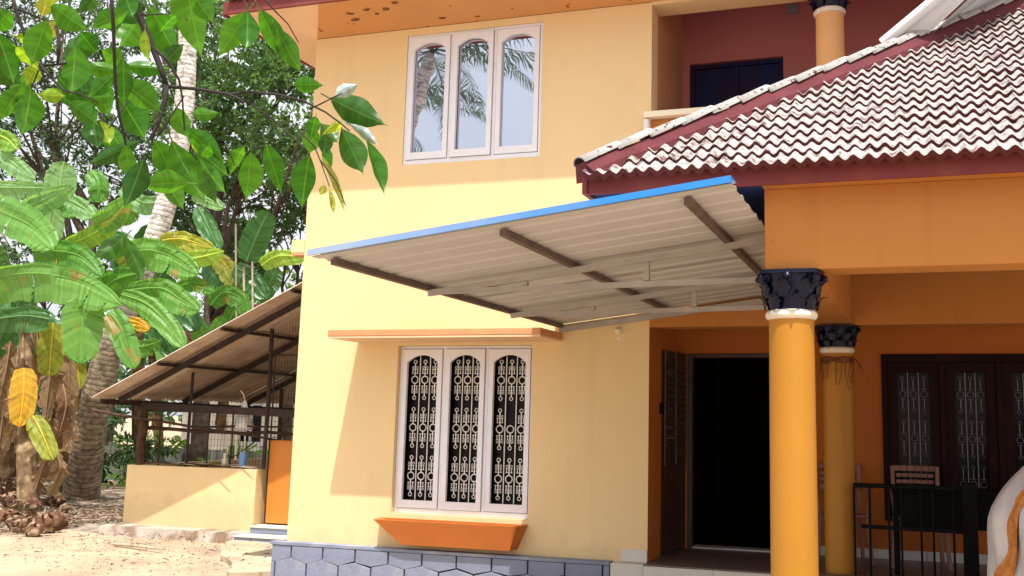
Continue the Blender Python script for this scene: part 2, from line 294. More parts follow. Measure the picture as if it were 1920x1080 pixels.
# ------------------------------------------------------------------ mesh helpers
class MB:
    def __init__(s): s.v = []; s.f = []; s.uv = None; s.fm = []
    def vert(s, p): s.v.append(tuple(p)); return len(s.v)-1
    def face(s, pts):
        i = len(s.v); s.v += [tuple(p) for p in pts]; s.f.append(tuple(range(i, i+len(pts)))); return s
    def box(s, a, b):
        x0, y0, z0 = a; x1, y1, z1 = b
        if x0 > x1: x0, x1 = x1, x0
        if y0 > y1: y0, y1 = y1, y0
        if z0 > z1: z0, z1 = z1, z0
        i = len(s.v)
        s.v += [(x0,y0,z0),(x1,y0,z0),(x1,y1,z0),(x0,y1,z0),(x0,y0,z1),(x1,y0,z1),(x1,y1,z1),(x0,y1,z1)]
        s.f += [(i,i+3,i+2,i+1),(i+4,i+5,i+6,i+7),(i,i+1,i+5,i+4),(i+1,i+2,i+6,i+5),(i+2,i+3,i+7,i+6),(i+3,i,i+4,i+7)]
        return s
    def hexa(s, p):   # 8 points bottom 4 (ccw) top 4
        i = len(s.v); s.v += [tuple(q) for q in p]
        s.f += [(i,i+3,i+2,i+1),(i+4,i+5,i+6,i+7),(i,i+1,i+5,i+4),(i+1,i+2,i+6,i+5),(i+2,i+3,i+7,i+6),(i+3,i,i+4,i+7)]
        return s
    def beam(s, a, b, w, h, up=(0,0,1)):
        a = Vector(a); b = Vector(b); d = (b-a).normalized(); up = Vector(up)
        r = d.cross(up)
        if r.length < 1e-4: r = d.cross(Vector((0,1,0)))
        r.normalize(); u = r.cross(d)
        r *= w/2; u *= h/2
        return s.hexa([a-r-u, a+r-u, b+r-u, b-r-u, a-r+u, a+r+u, b+r+u, b-r+u])
    def prism(s, poly, axis, a, b):
        """poly: list of 2D pts; axis 1 -> (x,z) extruded in y from a to b"""
        def P(q, t): return (q[0], t, q[1]) if axis == 1 else ((t, q[0], q[1]) if axis == 0 else (q[0], q[1], t))
        n = len(poly); i = len(s.v)
        s.v += [P(q, a) for q in poly] + [P(q, b) for q in poly]
        s.f.append(tuple(range(i, i+n))); s.f.append(tuple(range(i+2*n-1, i+n-1, -1)))
        for k in range(n):
            s.f.append((i+k, i+n+k, i+n+(k+1) % n, i+(k+1) % n))
        return s
    def tube(s, pts, radii, n=8, caps=True):
        pts = [Vector(p) for p in pts]
        if not hasattr(radii, '__len__'): radii = [radii]*len(pts)
        ref = None; rings = []
        for k, p in enumerate(pts):
            d = (pts[min(k+1, len(pts)-1)]-pts[max(k-1, 0)]).normalized()
            if ref is None:
                ref = d.cross(Vector((0, 0, 1)) if abs(d.z) < .9 else Vector((0, 1, 0))).normalized()
            ref = (ref - d*ref.dot(d)).normalized(); b = d.cross(ref)
            i = len(s.v); rings.append(i)
            for j in range(n):
                a = 2*math.pi*j/n; s.v.append(tuple(p + (ref*math.cos(a)+b*math.sin(a))*radii[k]))
        for k in range(len(pts)-1):
            for j in range(n):
                s.f.append((rings[k]+j, rings[k]+(j+1) % n, rings[k+1]+(j+1) % n, rings[k+1]+j))
        if caps:
            s.f.append(tuple(rings[0]+j for j in range(n-1, -1, -1))); s.f.append(tuple(rings[-1]+j for j in range(n)))
        return s
    def lathe(s, prof, c, n=32):
        i = len(s.v)
        for r, z in prof:
            for j in range(n):
                a = 2*math.pi*j/n; s.v.append((c[0]+r*math.cos(a), c[1]+r*math.sin(a), c[2]+z))
        for k in range(len(prof)-1):
            for j in range(n):
                s.f.append((i+k*n+j, i+k*n+(j+1) % n, i+(k+1)*n+(j+1) % n, i+(k+1)*n+j))
        s.f.append(tuple(i+j for j in range(n-1, -1, -1))); m_ = i+(len(prof)-1)*n; s.f.append(tuple(m_+j for j in range(n)))
        return s
    def ring(s, c, r, t, axis='y', n=14, k=5):
        c = Vector(c); i = len(s.v)
        for a in range(n):
            A = 2*math.pi*a/n; d = Vector((math.cos(A), 0, math.sin(A)))
            for b in range(k):
                B = 2*math.pi*b/k
                s.v.append(tuple(c + d*(r+t*math.cos(B)) + Vector((0, t*math.sin(B), 0))))
        for a in range(n):
            for b in range(k):
                s.f.append((i+a*k+b, i+a*k+(b+1) % k, i+((a+1) % n)*k+(b+1) % k, i+((a+1) % n)*k+b))
        return s
    def mesh(s, name, mats, smooth=False):
        me = bpy.data.meshes.new(name); me.from_pydata(s.v, [], s.f)
        for q in (mats if isinstance(mats, (list, tuple)) else [mats]): me.materials.append(q)
        if smooth:
            me.polygons.foreach_set('use_smooth', [True]*len(me.polygons))
        me.validate(); me.update()
        return me

def worldloc(o):
    v = Vector((0, 0, 0))
    while o: v += o.location; o = o.parent
    return v
def link(o, parent=None):
    COL.objects.link(o)
    if parent: o.parent = parent
    return o
def add(name, mb, mt, parent=None, smooth=False, label=None, kind=None, M4=None, bev=0, auto=None):
    """M4 None: mesh given in world coordinates. Origin is put at the geometry's own base."""
    me = mb if isinstance(mb, bpy.types.Mesh) else mb.mesh(name, mt, smooth)
    o = bpy.data.objects.new(name, me); link(o, parent)
    pw = worldloc(parent) if parent else Vector((0, 0, 0))
    if M4 is None:
        n_ = len(me.vertices)
        if n_:
            xs = [v.co for v in me.vertices]
            c = Vector((sum(v.x for v in xs)/n_, sum(v.y for v in xs)/n_, min(v.z for v in xs)))
            me.transform(Matrix.Translation(-c)); o.location = c - pw
    else:
        o.matrix_local = Matrix.Translation(-pw) @ M4
    if bev:
        b = o.modifiers.new('bevel', 'BEVEL'); b.width = bev; b.segments = 2; b.limit_method = 'ANGLE'
    if auto:
        me.polygons.foreach_set('use_smooth', [True]*len(me.polygons))
        e = o.modifiers.new('split', 'EDGE_SPLIT'); e.split_angle = rad(auto)
    if label: o['label'] = label
    if kind: o['kind'] = kind
    return o
def thing(name, loc, label, cat, group=None):
    o = bpy.data.objects.new(name, None); link(o); o.location = loc; o.empty_display_size = .2
    o['label'] = label; o['category'] = cat
    if group: o['group'] = group
    return o
def tag(o, label, cat, group=None):
    o['label'] = label; o['category'] = cat
    if group: o['group'] = group
    return o

def wall_holes(x0, x1, z0, z1, y0, y1, holes):
    """vertical wall in the xz plane, front y0 back y1, rectangular holes with reveals"""
    xs = sorted({x0, x1, *[h[0] for h in holes], *[h[1] for h in holes]}); zs = sorted({z0, z1, *[h[2] for h in holes], *[h[3] for h in holes]})
    xs = [x for x in xs if x0 <= x <= x1]; zs = [z for z in zs if z0 <= z <= z1]
    mb = MB()
    def solid(i, j):
        if i < 0 or j < 0 or i >= len(xs)-1 or j >= len(zs)-1: return False
        cx = (xs[i]+xs[i+1])/2; cz = (zs[j]+zs[j+1])/2
        return not any(h[0] < cx < h[1] and h[2] < cz < h[3] for h in holes)
    for i in range(len(xs)-1):
        for j in range(len(zs)-1):
            if not solid(i, j): continue
            a, b, c, d = xs[i], xs[i+1], zs[j], zs[j+1]
            mb.face([(a,y0,c),(b,y0,c),(b,y0,d),(a,y0,d)]); mb.face([(b,y1,c),(a,y1,c),(a,y1,d),(b,y1,d)])
            if not solid(i-1, j): mb.face([(a,y1,c),(a,y0,c),(a,y0,d),(a,y1,d)])
            if not solid(i+1, j): mb.face([(b,y0,c),(b,y1,c),(b,y1,d),(b,y0,d)])
            if not solid(i, j-1): mb.face([(a,y1,c),(b,y1,c),(b,y0,c),(a,y0,c)])
            if not solid(i, j+1): mb.face([(a,y0,d),(b,y0,d),(b,y1,d),(a,y1,d)])
    return mb

GZ = -0.45
# ================================================================== GROUND
def axis_pts(a, b, step, far):
    p = []; x = a
    while x <= b: p.append(x); x += step
    for k in (1.5, 4, 10, 25, 60, 150, far): p = [a-k] + p if True else p
    q = sorted(set([a-k for k in (1.5, 4, 10, 25, 60, 150, far)] + [a+i*step for i in range(int((b-a)/step)+1)] + [b+k for k in (1.5, 4, 10, 25, 60, 150, far)]))
    return q
xs = axis_pts(-18, 4, .25, 400); ys = axis_pts(-6, 14, .25, 400)
mb = MB()
for y in ys:
    for x in xs:
        h = noise.noise(Vector((x*.7, y*.7, 3)))*.03 + noise.noise(Vector((x*3, y*3, 1)))*.012
        near = max(0, 1-max(0, (abs(x+7)-12)/4)) * max(0, 1-max(0, (abs(y-3)-9)/4))
        mb.v.append((x, y, GZ - .005 + (h-.012)*near))
nx = len(xs)
for j in range(len(ys)-1):
    for i in range(nx-1): mb.f.append((j*nx+i, j*nx+i+1, (j+1)*nx+i+1, (j+1)*nx+i))
add('ground', mb, M['ground'], kind='structure', smooth=True, M4=Matrix())
# darker soil under the trees: irregular patch, 6 mm above the sand
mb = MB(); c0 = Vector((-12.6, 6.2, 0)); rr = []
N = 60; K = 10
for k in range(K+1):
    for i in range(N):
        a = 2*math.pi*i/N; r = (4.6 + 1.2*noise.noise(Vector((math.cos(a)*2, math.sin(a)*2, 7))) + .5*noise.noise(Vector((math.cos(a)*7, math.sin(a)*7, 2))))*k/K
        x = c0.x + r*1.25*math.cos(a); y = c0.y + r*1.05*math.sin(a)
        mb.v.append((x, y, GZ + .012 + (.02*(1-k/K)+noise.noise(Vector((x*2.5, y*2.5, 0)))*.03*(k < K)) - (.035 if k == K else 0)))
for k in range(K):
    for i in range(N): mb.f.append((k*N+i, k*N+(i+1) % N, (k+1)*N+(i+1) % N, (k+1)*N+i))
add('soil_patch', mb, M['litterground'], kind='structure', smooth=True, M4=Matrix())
# concrete apron beside the kitchen steps
mb = MB(); top = [(-6.3, 2.9), (-5.9, 2.1), (-5.4, 1.45), (-4.9, .95), (-4.45, .28), (-4.2, .45), (-4.02, .75), (-3.73, .78), (-3.73, 3.6), (-6.3, 3.6)]
pts = []
for k in range(len(top)):
    a = Vector(top[k]); b = Vector(top[(k+1) % len(top)])
    for t in range(5):
        q = a.lerp(b, t/5); 
        if k < 7: q += Vector((noise.noise(Vector((q.x*4, q.y*4, 0))), noise.noise(Vector((q.x*4, q.y*4, 9)))))*.07
        pts.append((q.x, q.y))
mb.prism(pts, 2, GZ-.05, GZ+.055)
add('concrete_apron', mb, M['concrete2'] if 'concrete2' in M else M['ground'], kind='structure', M4=Matrix())

# ================================================================== HOUSE
H = thing('house', (-1.0, 0, GZ), 'two storey house with peach and orange painted walls, white framed windows and a tiled porch', 'house')
wl = (-2.489, -1.108, .304, 1.879); wu = (-2.54, -1.085, 3.667, 5.008)
facade = wall_holes(-3.6, 0, -.03, 5.08, 0, .23, [wl, wu])
fw = add('facade_wall', facade, M['wall'], H, label='long peach front wall between the side corner and the veranda')
mb = MB(); mb.box((-3.6, .2305, -.45), (-3.37, 8, 5.08)); add('side_wall', mb, M['wall'], H)
mb = MB(); mb.box((-3.36, 7.8, -.45), (6, 8, 5.08)); mb.box((5.8, 1.4, -.45), (6, 7.79, 5.08)); add('rear_wall', mb, M['wall'], H)
mb = MB(); mb.box((-3.36, .24, 2.6), (5.79, 7.79, 2.75)); add('floor_slab', mb, M['darkroom'], H)
# rounded moulding at corner seen at left (string course end)
mb = MB(); mb.box((-3.75, -.004, 2.83), (-3.602, .25, 2.96)); add('corner_ledge', mb, M['wall'], H)
mb = MB(); mb.box((-3.745, -.0035, 2.80), (-3.602, .245, 2.829)); add('corner_ledge_underside', mb, M['salmon'], H)

# ---- plinth with hexagonal stone pattern
mb = MB(); mb.box((-3.70, -.085, -.55), (-.306, -.001, -.012)); mb.box((-3.70, 0, -.55), (-3.602, 7.9, -.012))
pl = add('plinth', mb, M['mortar'], H)
mb = MB(); mb.box((-3.715, -.112, -.03), (-.306, -.0015, -.004)); add('plinth_cap', mb, M['plinth'], pl)
PW = .345; x0 = -3.70-.12
def clipx(poly, a, b):
    def cl(P, f, inter):
        out = []
        for i in range(len(P)):
            p, q = P[i], P[(i+1) % len(P)]
            if f(p): out.append(p)
            if f(p) != f(q): out.append(inter(p, q))
        return out
    def ix(X): return lambda p, q: (X, p[1]+(q[1]-p[1])*(X-p[0])/(q[0]-p[0]))
    P = cl(poly, lambda p: p[0] >= a, ix(a)); return cl(P, lambda p: p[0] <= b, ix(b)) if P else P
g = .008
for row in range(2):
    for k in range(12):
        xa = x0 + (k + (.5 if row else 0))*PW - (PW if row else 0)
        xb = xa+PW; j = [random.uniform(-.008, .008) for _ in range(6)]
        if row == 0: poly = [(xa+g, -.035), (xa+g, -.135-g+j[0]), ((xa+xb)/2, -.188-g*.5+j[1]+g), (xb-g, -.135-g+j[2]), (xb-g, -.035)]
        else: poly = [(xa+g, -.188+j[0]), ((xa+xb)/2, -.14-g*1.2+j[1]), (xb-g, -.188+j[2]), (xb-g, -.36), ((xa+xb)/2, -.41), (xa+g, -.36)]
        poly = clipx(poly, -3.69, -.312)
        if len(poly) < 3 or max(p[0] for p in poly)-min(p[0] for p in poly) < .03: continue
        m2 = MB(); m2.prism(poly[::-1], 1, -.086-.018-random.uniform(0, .005), -.084)
        add('plinth_block', m2, M['plinth'], pl, bev=.003)

# ---- windows
def arch_sash(x0, x1, z0, z1, y, d, st=.046, top=.055, bot=.07, rise=.07, n=12):
    """frame leaf with shouldered arch opening; returns MB and opening extents"""
    mb = MB(); a, b = x0+st, x1-st; zt = z1-top
    yb = y+d
    def Z(u):
        t = (u-a)/(b-a)*2-1; return zt - rise*abs(t)**2.2
    def q(p0, p1, p2, p3): mb.face([(p[0], y, p[1]) for p in (p0, p1, p2, p3)]); mb.face([(p[0], yb, p[1]) for p in (p3, p2, p1, p0)])
    q((x0, z0), (a, z0), (a, z1), (x0, z1)); q((b, z0), (x1, z0), (x1, z1), (b, z1)); q((a, z0), (b, z0), (b, z0+bot), (a, z0+bot))
    us = [a+(b-a)*i/n for i in range(n+1)]
    for i in range(n):
        u, v = us[i], us[i+1]; q((u, Z(u)), (v, Z(v)), (v, z1), (u, z1))
        mb.face([(u, y, Z(u)), (u, yb, Z(u)), (v, yb, Z(v)), (v, y, Z(v))])
    zo = z0+bot
    mb.face([(a, y, zo), (b, y, zo), (b, yb, zo), (a, yb, zo)]); mb.face([(a, y, zo), (a, yb, zo), (a, yb, Z(a)), (a, y, Z(a))]); mb.face([(b, yb, zo), (b, y, zo), (b, y, Z(b)), (b, yb, Z(b))])
    mb.face([(x0, y, z0), (x0, y, z1), (x0, yb, z1), (x0, yb, z0)]); mb.face([(x1, y, z1), (x1, y, z0), (x1, yb, z0), (x1, yb, z1)])
    mb.face([(x0, y, z1), (x1, y, z1), (x1, yb, z1), (x0, yb, z1)]); mb.face([(x0, y, z0), (x0, yb, z0), (x1, yb, z0), (x1, y, z0)])
    return mb, (a, b, zo, zt)
def window(x0, x1, z0, z1, yf, grille, glass, label, proud=.0):
    fr = .028
    mb = MB(); ya, yb = yf, yf+.09
    mb.box((x0+.002, ya, z0+.002), (x0+fr, yb, z1-.002)); mb.box((x1-fr, ya, z0+.002), (x1-.002, yb, z1-.002))
    mb.box((x0+fr+.001, ya, z1-fr), (x1-fr-.001, yb, z1-.002)); mb.box((x0+fr+.001, ya, z0+.002), (x1-fr-.001, yb, z0+.048))
    W = (x1-x0-2*fr); sw = W/3; mul = .03
    for k in (1, 2):
        xc = x0+fr+sw*k; mb.box((xc-mul/2, ya+.001, z0+.049), (xc+mul/2, yb-.001, z1-fr-.001))
    f = add('window', mb, M['white'], H, label=label, bev=.003)
    for k in range(3):
        a = x0+fr+sw*k + (mul/2 if k else 0)+.006; b = x0+fr+sw*(k+1) - (mul/2 if k < 2 else 0)-.006
        s, (oa, ob, oz0, oz1) = arch_sash(a, b, z0+.053, z1-fr-.006, ya-.012+[0, -.006, .004][k], .035)
        add('sash', s, M['white'], f, bev=.002)
        p = MB(); p.box((oa-.01, ya+.03 if not grille else ya+.085, oz0-.01), (ob+.01, ya+.035 if not grille else ya+.088, oz1+.01)); add('pane', p, glass, f)
        if grille:
            gm = MB(); yg = ya+.055; h = oz1-oz0; per = h/3.0; w = ob-oa
            for c in range(3):
                xc = oa + w*(.17+.33*c)
                for r in range(3):
                    zc = oz0 + per*(r+.5)-.005; 
                    if k == 2 and c == 1 and r == 1: upper = False
                    else: upper = True
                    gm.ring((xc, yg, zc), .034, .0058, n=14, k=4)
                    for sg in ((1, -1) if upper else (-1,)):
                        gm.beam((xc, yg, zc+sg*.033), (xc, yg, zc+sg*.155), .010, .004, (0, 1, 0))
                        gm.ring((xc, yg, zc+sg*.172), .0165, .0046, n=10, k=4)
                        for hx in (-.024, .024): gm.beam((xc+hx, yg, zc+sg*.055), (xc+hx, yg, zc+sg*.100), .0065, .004, (0, 1, 0)); gm.ring((xc+hx*.9, yg+.001, zc+sg*.118), .010, .003, n=8, k=4)
                        gm.beam((xc-.034, yg+.0005, zc+sg*.098), (xc+.034, yg+.0005, zc+sg*.098), .004, .008, (0, 1, 0))
                        gm.beam((xc-.034, yg+.0008, zc+sg*.060), (xc+.034, yg+.0008, zc+sg*.060), .004, .006, (0, 1, 0))
            for c in range(2):
                xb_ = oa+w*(.335+.33*c); gm.beam((xb_, yg, oz0-.02), (xb_, yg, oz1+.02), .0085, .0045, (0, 1, 0))
            add('window_grille', gm, M['grille'], f)
    return f
window(*wl, .055, True, M['darkglass'], 'ground floor window with three arched white sashes and white scroll grilles')
window(*wu, .012, False, M['mirrorglass'], 'upstairs window with three arched white sashes reflecting palm fronds')

# ---- ledge over lower window
mb = MB(); mb.box((-2.921, -.564, 1.925), (-.819, -.001, 1.985)); s = add('window_ledge', mb, M['salmon'], H, bev=.006, label='salmon orange concrete sunshade over the lower window')
mb = MB(); mb.box((-2.915, -.560, 1.908), (-.825, -.0015, 1.9245)); add('ledge_underside', mb, M['soffit_peach'], s)
# ---- planter under lower window
mb = MB()
TO = [(-2.55, -.215), (-1.135, -.215), (-1.105, -.001), (-2.60, -.001)]; BO = [(-2.28, -.16), (-1.215, -.16), (-1.20, -.001), (-2.30, -.001)]
TI = [(-2.52, -.19), (-1.16, -.19), (-1.135, -.012), (-2.57, -.012)]; BI = [(-2.27, -.14), (-1.23, -.14), (-1.22, -.012), (-2.29, -.012)]
zt, zb = .262, .045
def P3(l, z): return [(p[0], p[1], z) for p in l]
a, b, c, d = P3(TO, zt), P3(BO, zb), P3(TI, zt), P3(BI, .16)
for k in range(4):
    j = (k+1) % 4
    mb.face([b[k], b[j], a[j], a[k]]); mb.face([a[k], a[j], c[j], c[k]]); mb.face([c[k], c[j], d[j], d[k]])
mb.face(d); mb.face(b[::-1])
add('planter_box', mb, M['box'], H, label='empty orange concrete planter trough under the lower window', bev=.003)
# ---- wall lamp holder
mb = MB(); mb.lathe([(.001, 0), (.034, .002), (.034, .016), (.026, .022), (.022, .05), (.012, .058)], (0, 0, 0), 20)
me = mb.mesh('lamp', M['ivory'], True); l = add('wall_lamp', me, None, H, M4=Matrix.Translation((-.284, 0, 2.0)) @ Matrix.Rotation(rad(90), 4, 'X'))
mb = MB(); mb.lathe([(.004, 0), (.016, .01), (.024, .035), (.018, .058), (.004, .066)], (0, 0, 0), 16)
add('bulb', mb.mesh('bulb', M['plastic'], True), None, l, M4=Matrix.Translation((-.284, -.045, 2.0)) @ Matrix.Rotation(rad(125), 4, 'X'))

# ---- main roof eave
mb = MB()
e = -.63; zj = 5.085; ze = 5.175
mb.face([(-3.6, 0, zj), (3.6, 0, zj), (6, e, ze), (-3.19, e, ze)][:]); mb.v[-2] = (6, e, ze); mb.v[-3] = (6, 0, zj)
mr = MB(); sl = .62
# roof deck, front slope and left slope
mr.face([(-4.27, e, ze+.13), (6, e, ze+.13), (6, 4, ze+.13+sl*4.63), (.4, 4, ze+.13+sl*4.63)])
mr.face([(-4.27, e, ze+.13), (.4, 4, ze+.13+sl*4.63), (-4.27, 8.6, ze+.13)])
R = add('roof', mr, M['fascia'], H, label='main tiled roof with red fascia above the upper storey')
add('front_soffit', mb, M['soffit_orange'], R, label='orange soffit with peeling brown patches')
mb = MB(); mb.face([(-3.6, 0, zj), (-3.19, e, ze), (-4.25, e, ze), (-4.25, .0, ze-.01), (-4.25, 8, ze-.01), (-3.6, 8, zj)]); add('side_soffit', mb, M['soffit_peach'], R)
mb = MB(); mb.box((-4.27, e-.03, ze-.012), (6, e, ze+.12)); mb.box((-4.30, e+.001, ze-.012), (-4.271, 8.3, ze+.12)); add('fascia_board', mb, M['fascia'], R)
# peeling flakes on soffit
for (px, py, s_) in [(657, 25, .05), (668, 37, .06), (688, 18, .05), (706, 25, .035), (722, 17, .06), (740, 5, .05), (829, 33, .05), (830, 34, .03), (960, 15, .02)]:
    d = ray(px, py); nrm = Vector((0, -(ze-zj)/(-e), -1)); p0 = Vector((0, 0, zj)); t = ((p0-CAM).dot(nrm))/d.dot(nrm); q = CAM+d*t
    m2 = MB(); n_ = 9; a0 = random.random()*6
    m2.face([(q.x+s_*random.uniform(.3, 1.1)*math.cos(-2*math.pi*i/n_+a0), q.y+s_*.75*random.uniform(.3, 1.1)*math.sin(-2*math.pi*i/n_+a0), q.z-.004) for i in range(n_)])
    add('paint_flake', m2, M['twine'], R)

# ---- tiles
def tile_mesh(w=.165, l=.20, amp=.016, n=12, name='tile', th=.012, mm=None):
    """two-wave roof tile; local x across, local y up-slope, z normal"""
    mb = MB()
    def z(u): return amp*math.cos(2*math.pi*2*u)
    us = [i/n for i in range(n+1)]
    top = []; 
    for v, yy in ((0, 0), (1, l)):
        for u in us: mb.v.append(((u-.5)*w, yy, z(u)+th))
    for u in us: mb.v.append(((u-.5)*w, 0, z(u)-.002))
    for u in us: mb.v.append(((u-.5)*w, l, z(u)-.002))
    N = n+1
    for i in range(n):
        mb.f.append((i, i+1, N+i+1, N+i)); mb.f.append((2*N+i, 2*N+i+1, i+1, i)); mb.f.append((3*N+i, 3*N+i+1, 2*N+i+1, 2*N+i))
    me = mb.mesh(name, M['tile'], True)
    at = me.attributes.new('top', 'FLOAT', 'POINT')
    for i in range(len(me.vertices)):
        zz = me.vertices[i].co.z; at.data[i].value = 1.0 if i < 2*N else 0.0
    # split front lip so the face colour does not bleed
    return me
def tile_mesh2(w, l, amp=.016, n=12, th=.034, name='tile'):
    mb = MB(); us = [i/n for i in range(n+1)]
    def z(u): return amp*math.cos(2*math.pi*2*u)
    def row(y, dz): 
        i = len(mb.v); mb.v.extend([((u-.5)*w, y, z(u)+dz) for u in us]); return i
    a = row(0, th); b = row(l*.22, th+.002); c = row(l, th)       # weathered top: red only at the worn lip
    for i in range(n):
        mb.f.append((a+i, a+i+1, b+i+1, b+i)); mb.f.append((b+i, b+i+1, c+i+1, c+i))
    d = row(0, th); f = row(.010, -.004)
    for i in range(n): mb.f.append((f+i, f+i+1, d+i+1, d+i))
    g_ = row(.010, -.004); h_ = row(l, -.004)
    for i in range(n): mb.f.append((h_+i, h_+i+1, g_+i+1, g_+i))
    me = mb.mesh(name, M['tile'], True)
    at = me.attributes.new('top', 'FLOAT', 'POINT'); N = n+1
    for i in range(len(me.vertices)): at.data[i].value = (.75 if i < N else 1.0) if i < 3*N else 0.0
    return me
# main roof: a strip of tiles along the left end of the eave (rest is out of the frame)
tm = [tile_mesh2(.16, .20, name='main_roof_tile_mesh')]
ang = math.atan(sl)
cnt = 0
for r in range(3):
    for k in range(24):
        x = -4.2+.157*k+.08; y = e-.06+r*.165*math.cos(ang)
        if x < -4.2+(y-e): continue
        z = ze+.135+(y-e)*sl
        o = add('roof_tile', tm[0], None, R, M4=Matrix.Translation((x, y, z+.012)) @ Matrix.Rotation(ang-.05, 4, 'X'))

# ================================================================== PORCH AND VERANDA
XP = 1.46
mb = MB(); mb.box((XP, -3.15, 2.04), (6, -2.90, 2.50)); pb = add('porch_beam', mb, M['porch'], H, bev=.006, label='orange front beam over the porch column')
mb = MB(); mb.box((XP+.002, -2.899, 2.041), (1.745, -.002, 2.49)); add('porch_side_beam', mb, M['porch'], H, label='orange side beam from the front column to the veranda', bev=.006)
mb = MB(); mb.box((1.746, -2.899, 2.42), (5.79, -.27, 2.49)); add('porch_ceiling', mb, M['porch'], H)
# veranda beam / upper wall in facade plane
uw = wall_holes(.0015, 6, 2.03, 3.94, -.0, .25, []); add('veranda_beam_wall', uw, M['porch'], H)
mb = MB(); mb.box((.002, .251, 2.40), (5.79, 1.149, 2.47)); add('veranda_ceiling', mb, M['sitout'], H)
bw = wall_holes(0, 5.79, -.02, 2.47, 1.15, 1.35, [(.10, 1.05, -.01, 1.875), (1.945, 3.50, .34, 1.862)])
add('veranda_back_wall', bw, M['sitout'], H)
mb = MB(); mb.box((-.0, .2305, 0), (-.22, 1.149, 2.47)); 
add('veranda_side_wall', mb, M['sitout'], H)
mb = MB(); mb.face([(.0006, .0, 0.0), (.0006, .23, 0.0), (.0006, .23, 2.03), (.0006, .0, 2.03)]); add('veranda_return_face', mb, M['sitout'], H)
# floor and its white tiles
mb = MB(); mb.box((.001, -.14, -.5), (6, 1.149, -.012)); fl = add('veranda_floor', mb, M['concrete'], H)
xx = .003
for k in range(8):
    m2 = MB(); m2.box((xx, -.150, -.0115), (xx+.596, .40, 0)); add('floor_tile', m2, M['floor'], fl, bev=.001)
    m2 = MB(); m2.box((xx, .404, -.0115), (xx+.596, 1.145, 0)); add('floor_tile', m2, M['floor'], fl, bev=.001)
    m2 = MB(); m2.box((xx, -.1515, -.012-.42), (xx+.596, -.141, -.014)); add('riser_tile', m2, M['tilewhite'], fl, bev=.001)
    m2 = MB(); m2.box((xx+1.1, 1.136, .001), (xx+1.694, 1.1485, .085)); add('skirting_tile', m2, M['tilewhite'], fl, bev=.001)
    xx += .60
for (a, b, c, d) in [(-.303, -.012, -.45, -.012), (-.235, -.002, -.004, .10)]:
    m2 = MB(); m2.box((a, -.012 if c > -.1 else -.10, c), (b, -.0005, d)); add('wall_tile', m2, M['tilewhite'], fl, bev=.0015)
# rooms behind openings
mb = MB()
def shell(x0, x1, y0, y1, z0, z1):
    m_ = MB(); m_.face([(x0,y1,z0),(x1,y1,z0),(x1,y1,z1),(x0,y1,z1)]); m_.face([(x0,y0,z0),(x0,y1,z0),(x0,y1,z1),(x0,y0,z1)]); m_.face([(x1,y0,z0),(x1,y0,z1),(x1,y1,z1),(x1,y1,z0)])
    m_.face([(x0,y0,z0),(x1,y0,z0),(x1,y1,z0),(x0,y1,z0)]); m_.face([(x0,y0,z1),(x0,y1,z1),(x1,y1,z1),(x1,y0,z1)]); return m_
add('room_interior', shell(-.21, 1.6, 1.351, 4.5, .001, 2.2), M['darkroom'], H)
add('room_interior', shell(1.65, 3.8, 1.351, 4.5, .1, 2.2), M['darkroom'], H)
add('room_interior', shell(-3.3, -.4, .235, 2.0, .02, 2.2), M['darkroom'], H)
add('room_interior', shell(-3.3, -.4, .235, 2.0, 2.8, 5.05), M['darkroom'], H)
# main door: frame, open leaf with lattice, sill strip
mb = MB(); mb.box((.101, 1.142, 0), (.150, 1.26, 1.874)); mb.box((1.0, 1.142, 0), (1.049, 1.26, 1.874)); mb.box((.151, 1.143, 1.83), (.999, 1.259, 1.874))
df = add('door_frame', mb, M['darkwood'], H, bev=.004, label='dark wooden frame of the open main door')
hinge = Vector((.085, 1.135, .012))
A = Vector((.012, .47, .012)); Bp = hinge
d = (Bp-A).normalized(); nrm = Vector((d.y, -d.x, 0))
def leaf_panel(z0, z1, off, th, t0=0, t1=1):
    m_ = MB(); a = A+(Bp-A)*t0+nrm*off; b = A+(Bp-A)*t1+nrm*off
    m_.hexa([(a.x,a.y,z0),(b.x,b.y,z0),((b-nrm*th).x,(b-nrm*th).y,z0),((a-nrm*th).x,(a-nrm*th).y,z0),(a.x,a.y,z1),(b.x,b.y,z1),((b-nrm*th).x,(b-nrm*th).y,z1),((a-nrm*th).x,(a-nrm*th).y,z1)]); return m_
add('door_leaf', leaf_panel(.012, 1.865, 0, .03), M['darkwood'], df)
lat = MB()
def LP(t, z, off=.022): q = A+(Bp-A)*t+nrm*off; return (q.x, q.y, z)
for t in (.02, .48, .98): lat.beam(LP(t, .80), LP(t, 1.86), .010, .010)
for k in range(16):
    z = .86+.062*k
    for (ta, tb) in ((.02, .48), (.48, .98)):
        lat.beam(LP(ta, z), LP(tb, z+.05), .004, .004); lat.beam(LP(ta, z+.05), LP(tb, z), .004, .004)
for z in (1.05, 1.15, 1.66): lat.beam(LP(.02, z, .026), LP(.48, z, .026), .012, .012)
add('folding_lattice', lat, M['brownsteel'], df, label='dull metal folding lattice on the open door leaf')
m_ = MB(); m_.box((-.0, .455, 1.26), (-.04, .50, 1.38)); m_.box((.001, .40, 1.27), (.03, .462, 1.37)); add('door_catch', m_, M['blacksteel'], df)
m_ = MB(); m_.box((.15, 1.15, .0005), (1.0, 1.34, .014)); add('door_sill', m_, M['tilewhite'], df)
